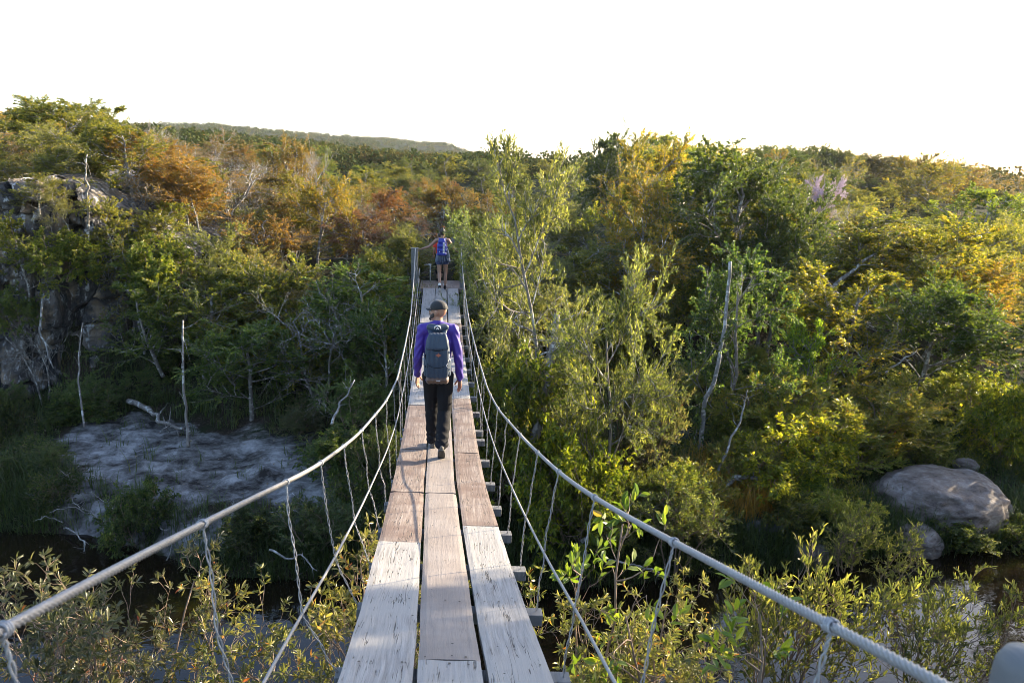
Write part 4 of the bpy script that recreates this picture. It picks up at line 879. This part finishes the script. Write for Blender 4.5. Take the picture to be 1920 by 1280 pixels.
# posts
def post(name, x, y, z0, z1, r, label, square=False, w=None):
    root = empty('bridge_post', (x, y, z0)); tag(root, label, 'post')
    B = MB(); H_ = z1-z0
    if square: B.box((0, 0, H_/2), (w[0], w[1], H_), None, .012)
    else:
        zz = np.r_[np.linspace(0, H_-.05, 12), H_-.025, H_-.008, H_]; rr = np.r_[np.full(12, 1.)*(1+.03*np.sin(np.arange(12))), .93, .75, .25]*r
        an = np.linspace(0, 2*np.pi, 33)[:-1]; V = np.stack([rr[:, None]*np.cos(an)*(1+.02*np.sin(3*an)), rr[:, None]*np.sin(an), zz[:, None]+0*an], -1)
        n = len(zz); i = np.arange(n*32).reshape(n, 32); a = i[:-1]; b = i[1:]
        B.add(V.reshape(-1, 3), [np.stack([a, np.roll(a, -1, 1), np.roll(b, -1, 1), b], -1).reshape(-1, 4), i[-1][None]])
    B.build('shaft', W_POST, root, not square)
    q = np.linspace(0, 2*np.pi*3, 70); R2 = (r if not square else max(w)/2*1.1)+.008; B = MB()
    hz = H_-.26 if not square else H_-.1
    if not square:
        B.tube(np.stack([R2*np.cos(q), R2*np.sin(q), hz+q/(6*np.pi)*.07], 1), .010, 8); B.build('rope_turns', ROPE, root, True)
    else:
        B.box((0, 0, H_+.011), (w[0]+.03, w[1]+.03, .018), None, .003); B.build('cap_board', W_POST, root)
    return root
pr = atY(1936, 1220, .80)
post('bridge_post', float(pr.x), .80, 4.2, float(pr.z), .041, 'round grey post top in the bottom right corner of the picture')
post('bridge_post', float(rail(-1, np.array(.0))[0])-.05, -.1, 4.2, 6.86, .075, 'round post beside the start of the bridge on the left')
post('bridge_post', -.80, 19.55, 3.3, 4.96, .1, 'square grey post at the far left end with the walker\'s hand on it', True, (.17, .14))
post('bridge_post', .44, 19.6, 3.3, 5.2, .1, 'square grey post at the far right end half hidden by leaves', True, (.13, .12))
B = MB(); B.box((0, 0, 0), (.17, .03, .16), Matrix.Rotation(.15, 3, 'Y'), .004); o = B.build('board_sign', W_POST); o.location = atY(868, 455, 19.45); tag(o, 'small grey blank board fixed to the far right post', 'board')
B = MB(); B.box((0, 0, 0), (.10, .03, .19), None, .004); o = B.build('board_sign', W_POST); o.location = atY(850, 452, 19.75); tag(o, 'narrow grey board left of the far right post', 'board')
# landing at the far end and the abutment at the near end
land = MB(); land.box((-.1, 20.1, 3.90), (1.15, 1.4, .10), None, .01); tag(land.build('landing', W_BROWN), 'worn timber landing at the far end of the bridge', 'landing')
rt = empty('step_rail', (-.42, 20.6, 3.9)); tag(rt, 'low pale stake rail behind the far end of the bridge', 'rail')
B = MB(); B.tube([(0, 0, -.4), (0.01, 0, .52)], .02, 8); B.build('stake', B_PALE, rt, True)
B = MB(); B.tube([(-.16, 0, .5), (.04, 0, .52)], .018, 8); B.build('bar', B_PALE, rt, True)
near = MB(); near.box((0, -1.3, 5.72), (2.4, 1.4, .12), None, .01); tag(near.build('landing', W_BLEACH), 'timber platform at the near end of the bridge behind the camera', 'landing')

# ---------------------------------------------------------------- people
_sph = bmesh.new(); bmesh.ops.create_uvsphere(_sph, u_segments=16, v_segments=10, radius=1)
SPV = np.array([v.co[:] for v in _sph.verts]); _f = {}
for f in _sph.faces: _f.setdefault(len(f.verts), []).append([v.index for v in f.verts])
SPF = [np.array(x) for x in _f.values()]; _sph.free()
class Blob:
    def __init__(s): s.b = MB()
    def e(s, c, r, R=None):
        V = SPV*np.array(r if hasattr(r, '__len__') else (r, r, r))
        if R is not None: V = V @ np.array(R).T
        s.b.add(V+np.array(c), [f.copy() for f in SPF]); return s
    def limb(s, p0, p1, r0, r1):
        p0, p1 = np.array(p0, float), np.array(p1, float); r0 = np.array(r0 if hasattr(r0, '__len__') else (r0,)*3, float); r1 = np.array(r1 if hasattr(r1, '__len__') else (r1,)*3, float)
        n = max(2, int(np.linalg.norm(p1-p0)/(min(r0.min(), r1.min())*.3)))
        for t in np.linspace(0, 1, n): s.e(p0+(p1-p0)*t, r0+(r1-r0)*t)
        return s
    def chain(s, pts, rs):
        for i in range(len(pts)-1): s.limb(pts[i], pts[i+1], rs[i], rs[i+1])
        return s
    def build(s, name, m_, parent, voxel=.01, sm=4, disp=None, loc=None):
        me = s.b.mesh(name, None); o = bpy.data.objects.new(name, me); COL.objects.link(o)
        md = o.modifiers.new('r', 'REMESH'); md.mode = 'VOXEL'; md.voxel_size = voxel; md.use_smooth_shade = True
        if sm: ms = o.modifiers.new('s', 'SMOOTH'); ms.iterations = sm; ms.factor = .5
        dg = bpy.context.evaluated_depsgraph_get(); new = bpy.data.meshes.new_from_object(o.evaluated_get(dg), depsgraph=dg)
        bpy.data.objects.remove(o); new.name = name
        if disp is not None:
            n = len(new.vertices); P = np.zeros(n*3, np.float32); new.vertices.foreach_get('co', P); P = P.reshape(-1, 3)
            N = np.zeros(n*3, np.float32); new.vertices.foreach_get('normal', N); N = N.reshape(-1, 3)
            P = P+N*disp(P)[:, None]; new.vertices.foreach_set('co', P.astype(np.float32).ravel())
        new.polygons.foreach_set('use_smooth', np.ones(len(new.polygons), bool))
        new.materials.clear(); new.materials.append(m_); new.update()
        return link(name, new, parent)
def fabric(name, col, rough=.8, sheen=.2):
    M = plain(name, col, rough, 0, .12, 220, .25); M.node_tree.nodes['Principled BSDF'].inputs['Sheen Weight'].default_value = sheen; return M
SKIN = plain('skin', (.36, .19, .125), .5, 0, .08, 40, .1); SKIN.node_tree.nodes['Principled BSDF'].inputs['Subsurface Weight'].default_value = .06
PURPLE = fabric('purple_jersey', (.045, .015, .23), .6, .15); BLACK = fabric('black_cloth', (.007, .007, .009), .85, .0); BLACK.node_tree.nodes['Principled BSDF'].inputs['Specular IOR Level'].default_value = .25; CAPM = fabric('cap_cloth', (.008, .008, .009), .75, .1)
NAVY = fabric('slate_blue_nylon', (.018, .036, .065), .5, .1); BROWN = fabric('brown_nylon', (.085, .04, .022), .5); HAIR = plain('dark_hair', (.025, .018, .014), .6, 0, .3, 200, .6)
BEARD = plain('beard', (.05, .038, .032), .8, 0, .4, 260, .8); SHOE = fabric('trekking_shoe', (.09, .075, .06)); SOLE = plain('shoe_sole', (.03, .03, .03), .7)
WHITE = plain('white_print', (.75, .75, .76), .6, 0, .03, 60, .05); RUST_ = plain('orange_print', (.30, .09, .05), .6); BLUE = fabric('royal_blue_nylon', (.015, .03, .27), .5, .1)
GREYB = fabric('grey_blue_cloth', (.085, .11, .16)); NAVYS = fabric('navy_shorts', (.02, .03, .09)); RED = fabric('red_cloth', (.5, .03, .02)); SOCK = fabric('white_sock', (.7, .7, .7))
EYE = plain('eye', (.6, .6, .6), .2, 0, .02); TAN = plain('tan_skin', (.27, .15, .105), .5, 0, .08, 40, .1)
def hand(b, w, d, out, thumb, curl=.5, sc=1.0):
    """w wrist, d finger direction, out = palm normal (towards which the fingers curl), thumb = side of the thumb"""
    w, d, out, thumb = [np.array(v, float) for v in (w, d, out, thumb)]; d = norm(d); out = norm(out-(out*d).sum()*d); th = norm(np.cross(d, out)); th = th*np.sign((th*thumb).sum() or 1)
    for t in np.linspace(0, 1, 6):
        for q in (-1, -.35, .35, 1): b.e(w+d*(.015+.075*t)*sc+th*q*(.018+.012*t)*sc, .0135*sc)
    for k, (off, L) in enumerate(((.031, .074), (.011, .083), (-.011, .077), (-.030, .060))):
        p = w+d*.088*sc+th*off*sc; dd = d+th*off*1.5; r = .0088*sc; c = curl*(.8+.12*k)
        for seg, f in enumerate((.45, .32, .23)):
            dd = norm(norm(dd)+out*c*(.55 if seg else .3)); q = p+dd*L*f*sc; b.limb(p, q, r, r*.92); p = q; r *= .92
    p = w+d*.03*sc+th*.03*sc; dd = norm(d*.7+th*.75+out*.25)
    for f in (.035, .03, .024): q = p+dd*f*sc; b.limb(p, q, .0115*sc, .0095*sc); p = q; dd = norm(dd+d*.35+out*.15)
def head(b, c, yaw, sc=1.0, pitch=0):
    cy, sy = math.cos(yaw), math.sin(yaw); R = np.array([[cy, -sy, 0], [sy, cy, 0], [0, 0, 1]]); c = np.array(c)
    def P(x, y, z): return c+R @ np.array([x, y, z])*sc
    def E(x, y, z, r): b.e(P(x, y, z), tuple(np.array(r)*sc), R)
    E(0, -.008, .03, (.076, .098, .092)); E(0, .03, -.02, (.064, .066, .088)); E(0, .045, -.075, (.045, .045, .036)); E(0, .078, -.088, (.022, .02, .018))
    E(0, .083, .032, (.05, .014, .014)); E(0, .102, -.005, (.011, .02, .012)); E(0, .098, .012, (.009, .012, .022)); E(0, .112, -.012, (.014, .010, .010))
    E(0, .088, -.046, (.024, .012, .006)); E(0, .087, -.056, (.021, .012, .006)); E(.035, .066, -.012, (.022, .02, .02)); E(-.035, .066, -.012, (.022, .02, .02))
    for s in (-1, 1):
        E(s*.080, -.004, .0, (.008, .020, .032)); E(s*.078, .004, -.018, (.007, .010, .014)); E(s*.088, -.014, .008, (.006, .012, .022))
    return P, R
# ---- the near walker
Y1 = 8.0
def dz1(dy): return float(deck_z(Y1+dy))-float(deck_z(Y1))
per = empty('person', (float(deck_x(Y1))-.02, Y1, float(deck_z(Y1)))); tag(per, 'man in purple shirt, black trousers and cap walking away on the planks', 'person'); per.scale = (.92, 1, 1)
hipL, knL, anL = (-.088, .02, .91), (-.075, .17, .50), (-.062, .22, .09+dz1(.22)); hipR, knR, anR = (.088, 0, .91), (.078, .03, .49), (.045, -.30, .155+dz1(-.3))
shL, elL, wrL = (-.185, 0, 1.425), (-.236, -.02, 1.14), (-.250, .11, .895); shR, elR, wrR = (.185, 0, 1.425), (.238, -.05, 1.145), (.262, .0, .885)
def body(b, g, arms=True, legs=True):
    """torso, arms and legs grown by g metres"""
    b.chain([(0, 0, .93), (0, 0, 1.02), (0, .0, 1.15), (0, -.005, 1.30), (0, -.005, 1.40)], [(.150+g, .100+g, .09), (.142+g, .092+g, .08), (.145+g, .095+g, .08), (.162+g, .100+g, .08), (.135+g, .080+g, .06)])
    for s, sh in ((-1, shL), (1, shR)): b.limb((s*.05, -.01, 1.455), (sh[0]*.96, -.005, 1.425), .052+g, .056+g)
    if arms:
        for sh, el, wr in ((shL, elL, wrL), (shR, elR, wrR)): b.chain([sh, el, wr], [.052+g, .041+g, .029+g])
    if legs:
        for h, k, a in ((hipL, knL, anL), (hipR, knR, anR)): b.chain([h, k, (np.array(k)*.55+np.array(a)*.45)+np.array([0, -.015, 0]), a], [.083+g, .055+g, .050+g, .034+g])
b = Blob(); body(b, 0); b.limb((0, -.005, 1.44), (0, .01, 1.56), .056, .053)
P, Rh = head(b, (0, .012, 1.625), R_(68)); hand(b, wrL, (-.03, .12, -1), (.6, -.3, 0), (0, 1, 0), .5); hand(b, wrR, (.03, .04, -1), (-.6, -.3, 0), (0, 1, 0), .55)
bd = b.build('body', SKIN, per, .0055, 3)
for s in (-1, 1):
    b = Blob(); b.e(P(s*.031, .078, .012), .012); b.build('eye', EYE, bd, .003, 1)
b = Blob()
for a in np.linspace(-1.25, 1.25, 11): b.e(P(math.sin(a)*.058, .018+math.cos(a)*.062, -.068+.03*abs(a)), (.018, .018, .026))
b.e(P(0, .09, -.082), (.026, .020, .022)); b.e(P(0, .098, -.034), (.028, .008, .006)); b.build('beard', BEARD, per, .005, 2)
def folds(P): return .009*fbm(P[:, 0]*9, P[:, 1]*9, P[:, 2]*6, 3, 5)+.0035*np.sin((P[:, 2]*1.0+P[:, 0]*1.6*np.sign(P[:, 0]))*58+4*vnoise(P[:, 0]*6, P[:, 1]*6, P[:, 2]*6))*np.clip(np.abs(P[:, 0])-.15, 0, .06)/.06
b = Blob(); body(b, .016, True, False); b.chain([(0, 0, 1.0), (0, 0, .87)], [(.162, .115, .05), (.172, .125, .03)]); b.limb((0, -.005, 1.45), (0, .003, 1.50), .066, .063)
b.build('shirt', PURPLE, per, .008, 3, folds)
def pfold(P):
    k = np.clip((.55-P[:, 2])/.45, 0, 1); return .006*fbm(P[:, 0]*8, P[:, 1]*8, P[:, 2]*8, 3, 8)+.007*k*np.sin(P[:, 2]*75+P[:, 0]*30+5*vnoise(P[:, 0]*5, P[:, 1]*5, P[:, 2]*5, 3))
b = Blob(); b.chain([(0, 0, .96), (0, 0, .87)], [(.152, .11, .05), (.165, .115, .06)])
for h, k, a in ((hipL, knL, anL), (hipR, knR, anR)):
    h, k, a = map(np.array, (h, k, a)); mid = k*.5+a*.5+np.array([0, -.012, 0]); b.chain([h, k, mid, a+np.array([0, -.0, .0])], [(.105, .108, .08), (.088, .088, .07), (.083, .085, .06), (.080, .088, .03)])
b.build('trousers', BLACK, per, .009, 3, pfold)
def shoe(parent, ank, pitch, scale=1.0, up=SHOE, so=SOLE, yaw=0, R0=None):
    """ankle joint, toe-down pitch"""
    c, s_ = math.cos(pitch), math.sin(pitch); R = np.array([[1, 0, 0], [0, c, s_], [0, -s_, c]]); cy, sy = math.cos(yaw), math.sin(yaw); R = np.array([[cy, -sy, 0], [sy, cy, 0], [0, 0, 1]]) @ R
    a = np.array(ank, float); b = Blob()
    def E(x, y, z, r): b.e(a+R @ (np.array([x, y, z])*scale), tuple(np.array(r)*scale), R)
    for t in np.linspace(0, 1, 9): E(0, -.035+.2*t, -.045-.008*t, (.036+.010*math.sin(t*3.0), .04, .036-.012*t))
    E(0, -.02, -.005, (.038, .042, .045)); E(0, -.01, .02, (.040, .044, .02))
    sh_ = b.build('shoe', up, parent, .006, 2); b = Blob()
    for t in np.linspace(0, 1, 12): b.e(a+R @ (np.array([0, -.05+.235*t, -.078])*scale), tuple(np.array((.038+.010*math.sin(t*3.0), .03, .012))*scale), R)
    b.build('sole', so, sh_, .005, 1)
shoe(per, anL, 0); shoe(per, anR, .75)
# cap with its peak to the left
b = Blob(); b.e(P(0, -.010, .048), (.088, .108, .082), Rh); cap = None
def capcut(P_): return np.zeros(len(P_))
cap = b.build('cap', CAPM, per, .006, 2)
bm = bmesh.new(); bm.from_mesh(cap.data); pc = P(0, 0, .035); nn = Rh @ np.array([0, .12, 1.0])
bmesh.ops.bisect_plane(bm, geom=bm.verts[:]+bm.edges[:]+bm.faces[:], plane_co=pc, plane_no=nn, clear_inner=True); bm.to_mesh(cap.data); bm.free()
sm_ = cap.modifiers.new('thick', 'SOLIDIFY'); sm_.thickness = .004
B = MB(); q = np.linspace(-1, 1, 13); rows_ = []
for t in (0, .5, 1):
    for a in q: rows_.append(P(a*.068*(1-.12*t), .070*math.sqrt(max(0, 1-(a*.8)**2))+.018+t*.068*math.sqrt(max(.05, 1-a*a*.9)), .040-.012*t-.014*a*a))
V = np.array(rows_); n = 13; i = np.arange(39).reshape(3, 13); F = np.stack([i[:-1, :-1], i[:-1, 1:], i[1:, 1:], i[1:, :-1]], -1).reshape(-1, 4)
br = link('peak', npmesh('peak', V, F, CAPM, smooth=True), cap); sm_ = br.modifiers.new('thick', 'SOLIDIFY'); sm_.thickness = .004
B = MB(); B.tube([P(a, -.010-.108*math.sqrt(max(0, 1-(a/.088)**2)), .045) for a in np.linspace(-.05, .05, 9)], .006, 6); B.build('strap', CAPM, cap, True)
# his backpack
px0 = per.location
bp = empty('backpack', (px0.x-.005, px0.y, px0.z)); bp.scale = (.97, 1, 1); tag(bp, 'slate blue backpack with brown base on the back of the man in purple', 'backpack')
PKZ = ((.95, .115, .075), (1.02, .135, .09), (1.12, .140, .095), (1.24, .135, .09), (1.33, .125, .08), (1.38, .105, .065))
def pk(P): return .006*fbm(P[:, 0]*7, P[:, 1]*7, P[:, 2]*7, 3, 18)
b = Blob()
for x in (-1, -.5, 0, .5, 1): b.chain([(x*w*.72, -.185, z) for z, w, d in PKZ], [(w*.30, d, .06) for z, w, d in PKZ])
b.build('pack_body', NAVY, bp, .009, 4, pk)
b = Blob()
for x in (-1, -.5, 0, .5, 1): b.limb((x*.075, -.22, 1.41), (x*.09, -.262, 1.285), (.03, .028, .03), (.034, .012, .03))
b.build('top_lid', NAVY, bp, .007, 3, pk)
b = Blob()
for x in (-1, -.5, 0, .5, 1): b.e((x*.09, -.195, .925), (.042, .085, .05))
bt = b.build('base_panel', BROWN, bp, .008, 3); B = MB(); B.box((0.01, -.287, .935), (.045, .003, .006)); B.build('print', WHITE, bt)
for s in (-1, 1):
    b = Blob(); b.limb((s*.125, -.175, .99), (s*.132, -.165, 1.13), (.028, .06, .04), (.022, .055, .03)); b.build('side_pocket', NAVY, bp, .007, 3)
    b = Blob(); b.chain([(s*.07, -.15, 1.42), (s*.095, -.06, 1.485), (s*.10, .06, 1.47), (s*.12, .135, 1.36), (s*.13, .11, 1.12), (s*.125, -.02, 1.0), (s*.10, -.13, .98)], [(.030, .012, .012)]*7); b.build('shoulder_strap', NAVY, bp, .006, 3)
    B = MB(); B.tube([(s*.105, -.235, 1.30), (s*.135, -.24, 1.18), (s*.10, -.28, 1.10), (s*.13, -.235, 1.02)], .004, 6); B.build('compression_cord', WHITE if s > 0 else BLACK, bp, True)  # right cord pale, left black: side sunlight put into the colour
b = Blob(); b.chain([(-.075, -.10, 1.475), (0, -.13, 1.47), (.075, -.10, 1.475)], [(.05, .025, .045)]*3); b.build('yoke', NAVY, bp, .007, 3)
B = MB(); B.tube([(-.035, -.165, 1.475), (-.03, -.17, 1.50), (0, -.175, 1.512), (.03, -.17, 1.50), (.035, -.165, 1.475)], .006, 6); B.tube([(-.012, -.168, 1.47), (.0, -.17, 1.485), (.014, -.168, 1.47)], .006, 6); B.build('haul_loop', WHITE, bp, True)
def leafprint(y):
    bm = bmesh.new(); vs = [bm.verts.new(v) for v in ((-.035, y, 0), (-.012, y, .010), (0, y-.001, .026), (.012, y, .010), (.035, y, 0), (.012, y, -.008), (0, y, -.024), (-.012, y, -.008))]
    c = bm.verts.new((0, y-.001, 0))
    for i in range(8): bm.faces.new((vs[i], vs[(i+1) % 8], c))
    return bm
B = MB(); B.bm(leafprint(0)); o = B.build('emblem', RUST_, bp); o.location = (.012, -.290, 1.215)
sm_ = o.modifiers.new('t', 'SOLIDIFY'); sm_.thickness = .004
B = MB()
for sx in (-1, 1):
    B.tube([(sx*.092, -.250, 1.30), (sx*.100, -.262, 1.20), (sx*.105, -.270, 1.08), (sx*.098, -.262, .99)], .0028, 5)
B.tube([(-.095, -.252, 1.285), (-.05, -.272, 1.265), (0, -.278, 1.26), (.05, -.272, 1.265), (.095, -.252, 1.285)], .004, 5)
B.tube([(-.10, -.265, 1.10), (-.05, -.284, 1.08), (0, -.288, 1.075), (.05, -.284, 1.08), (.10, -.265, 1.10)], .0028, 5)
B.build('zip_seam', BLACK, bp, True)
for sx, zz in ((1, 1.24), (1, 1.14), (1, 1.05), (-1, 1.20), (-1, 1.08)):
    B = MB(); B.box((sx*.128, -.245, zz), (.02, .012, .028), None, .003); B.build('buckle', STEEL if sx > 0 else BLACK, bp)  # bright buckles on the sunlit side, black on the other: light in the colour
# ---- the far walker with her arms out on both posts
Y2 = 19.15; z2 = float(deck_z(Y2)); S = .90
p2 = empty('person', (float(deck_x(Y2))+.04, Y2, z2)); p2.scale = (S, S, S); tag(p2, 'person in shorts with bare arms spread to the posts stepping off the far end', 'person')
hipL, knL, anL = (-.085, 0, .93), (-.088, -.02, .50), (-.075, -.22, .13); hipR, knR, anR = (.085, 0, .93), (.092, .09, .52), (.075, .06, .09)
shL, elL, wrL = (-.175, 0, 1.42), (-.36, .04, 1.24), (-.57, .18, 1.16); shR, elR, wrR = (.175, 0, 1.42), (.31, .08, 1.20), (.37, .30, 1.10)
b = Blob(); body(b, -.003); b.limb((0, -.005, 1.44), (0, .01, 1.56), .05, .048); P, Rh = head(b, (.005, .012, 1.625), R_(-12)); hand(b, wrL, (-.8, .5, -.25), (0, 0, -1), (.4, .6, 0), .7); hand(b, wrR, (.6, .7, -.3), (0, 0, -1), (-.6, .5, 0), .7)
bd = b.build('body', TAN, p2, .0065, 3)
for s in (-1, 1): b = Blob(); b.e(P(s*.031, .078, .012), .012); b.build('eye', EYE, bd, .004, 1)
b = Blob(); b.e(P(0, -.022, .045), (.083, .098, .09), Rh); b.e(P(0, -.05, 0), (.068, .06, .06), Rh); b.e(P(.01, -.03, .135), (.032, .034, .028)); b.build('hair', HAIR, p2, .007, 2)
b = Blob(); b.chain([(0, 0, .95), (0, 0, 1.15), (0, -.005, 1.32)], [(.158, .108, .08), (.155, .105, .08), (.15, .105, .07)])
for s in (-1, 1): b.limb((s*.09, -.01, 1.36), (s*.10, -.01, 1.46), (.035, .06, .03), (.025, .04, .02))
b.build('tank_top', BLUE, p2, .009, 3)
b = Blob(); b.chain([(0, 0, .98), (0, 0, .85)], [(.165, .12, .05), (.18, .13, .05)])
for h, k in ((hipL, knL), (hipR, knR)): h, k = np.array(h), np.array(k); b.limb(h, h*.6+k*.4, (.105, .11, .07), (.10, .10, .03))
b.build('shorts', NAVYS, p2, .01, 3, folds)
b = Blob()
for a in np.linspace(0, 2*np.pi, 22): b.limb((math.cos(a)*.16, math.sin(a)*.115, 1.03), (math.cos(a)*.19+(.03 if math.cos(a) > .5 else 0), math.sin(a)*.145-.01, .84+.03*math.sin(a*5)), .02, .016)
b.limb((.12, -.12, 1.16), (.17, -.10, .98), .05, .05)
b.build('tied_shirt', GREYB, p2, .008, 2, pk)
for a, pt in ((anL, .6), (anR, .1)):
    b = Blob(); a = np.array(a); b.limb(a+np.array([0, 0, -.01]), a+np.array([0, .02, .07]), .038, .043); b.build('sock', SOCK, p2, .007, 2); shoe(p2, a, pt, 1, BLACK, WHITE)
bq = empty('backpack', tuple(p2.location)); bq.scale = (S, S, S); tag(bq, 'royal blue drawstring backpack with white lettered strip on the far walker', 'backpack')
b = Blob()
for z, w, d in ((1.06, .13, .07), (1.16, .135, .075), (1.28, .125, .065), (1.40, .10, .045), (1.44, .085, .03)):
    for x in (-1, -.5, 0, .5, 1): b.e((x*w*.72-.02, -.165, z), (w*.32, d, .06))
b.build('pack_body', BLUE, bq, .009, 3, pk)
B = MB(); B.box((.035, -.247, 1.24), (.05, .006, .30), Matrix.Rotation(-.06, 3, 'X')); st_ = B.build('white_strip', WHITE, bq)
B = MB()
def gl(z, parts):
    for (u0, v0, u1, v1) in parts: B.box((.035+(v0+v1)/2, -.2515+(z-1.24)*.06, z+(u0+u1)/2), (abs(v1-v0)+.006, .004, abs(u1-u0)+.006))
for i, z in enumerate(np.linspace(1.35, 1.13, 6)):
    g = [[(-.014, -.013, .014, -.013), (-.014, .013, .014, .013), (-.014, -.013, -.014, .013)], [(-.014, -.013, .014, -.013), (-.014, .013, .014, .013), (-.014, -.013, -.014, .013), (.014, -.013, .014, .013)]][i % 2]; gl(z, g)
B.build('lettering', NAVYS, st_)
B = MB(); B.tube([(-.08, -.238, 1.13), (-.08, -.243, 1.13)], .012, 10); B.build('button', WHITE, bq)
for s in (-1, 1): b = Blob(); b.chain([(s*.07, -.14, 1.45), (s*.10, -.02, 1.49), (s*.11, .10, 1.42), (s*.13, .08, 1.15), (s*.11, -.1, 1.06)], [(.016, .008, .008)]*5); b.build('shoulder_strap', BLUE, bq, .006, 2)
# ---- a third walker just ahead, mostly hidden
Y3 = 20.7; p3 = empty('person', (-.15, Y3, 3.93)); tag(p3, 'person in red with dark trousers hidden ahead of the far walker', 'person'); p3.scale = (.78,)*3; p3.rotation_euler.z = R_(14)
hipL, knL, anL = (-.085, 0, .93), (-.088, .05, .50), (-.08, .0, .09); hipR, knR, anR = (.085, 0, .93), (.088, .12, .52), (.08, .15, .09)
shL, elL, wrL = (-.175, 0, 1.42), (-.21, -.02, 1.15), (-.20, .12, .95); shR, elR, wrR = (.175, 0, 1.42), (.21, -.02, 1.15), (.20, .12, .95)
b = Blob(); body(b, 0); b.limb((0, -.005, 1.44), (0, .01, 1.56), .05, .048); P, Rh = head(b, (0, .012, 1.60), 0); hand(b, wrL, (0, .2, -1), (.6, -.3, 0), (0, 1, 0), .5); hand(b, wrR, (0, .2, -1), (-.6, -.3, 0), (0, 1, 0), .5)
bd = b.build('body', TAN, p3, .0075, 2)
b = Blob(); b.e(P(0, -.022, .045), (.083, .098, .085), Rh); b.build('hair', HAIR, p3, .008, 2)
b = Blob(); body(b, .014, False, False); b.chain([(0, 0, 1.0), (0, 0, .88)], [(.162, .115, .05), (.168, .12, .03)])
for sh, el in ((shL, elL), (shR, elR)): b.limb(sh, np.array(sh)*.4+np.array(el)*.6, .068, .062)
b.build('shirt', RED, p3, .01, 3, folds)
b = Blob(); b.chain([(0, 0, .96), (0, 0, .87)], [(.155, .11, .05), (.165, .115, .06)])
for h, k, a in ((hipL, knL, anL), (hipR, knR, anR)): b.chain([h, k, np.array(k)*.5+np.array(a)*.5], [.10, .074, .062])
b.build('trousers', BLACK, p3, .01, 3, pfold)
for a in (anL, anR): shoe(p3, a, 0, 1, BLACK, SOLE)

# ---------------------------------------------------------------- the air
bm = bmesh.new(); bmesh.ops.create_cube(bm, size=1)
for v in bm.verts: v.co = ((v.co.x)*5000, v.co.y*2600+1250, 24+v.co.z*100)
me = bpy.data.meshes.new('haze'); bm.to_mesh(me); bm.free()
M = bpy.data.materials.new('haze_air'); M.use_nodes = True; nt = M.node_tree; nt.nodes.remove(nt.nodes['Principled BSDF'])
pv = nd(nt, 'VolumePrincipled', {'Color': (.86, .92, 1, 1), 'Density': .00012, 'Anisotropy': .3}); nt.links.new(pv.outputs[0], nt.nodes['Material Output'].inputs['Volume'])
me.materials.append(M); tag(link('haze', me), 'thin bluish air softening the far hills', kind='stuff')
SC.cycles.volume_bounces = 0; SC.cycles.volume_max_steps = 8
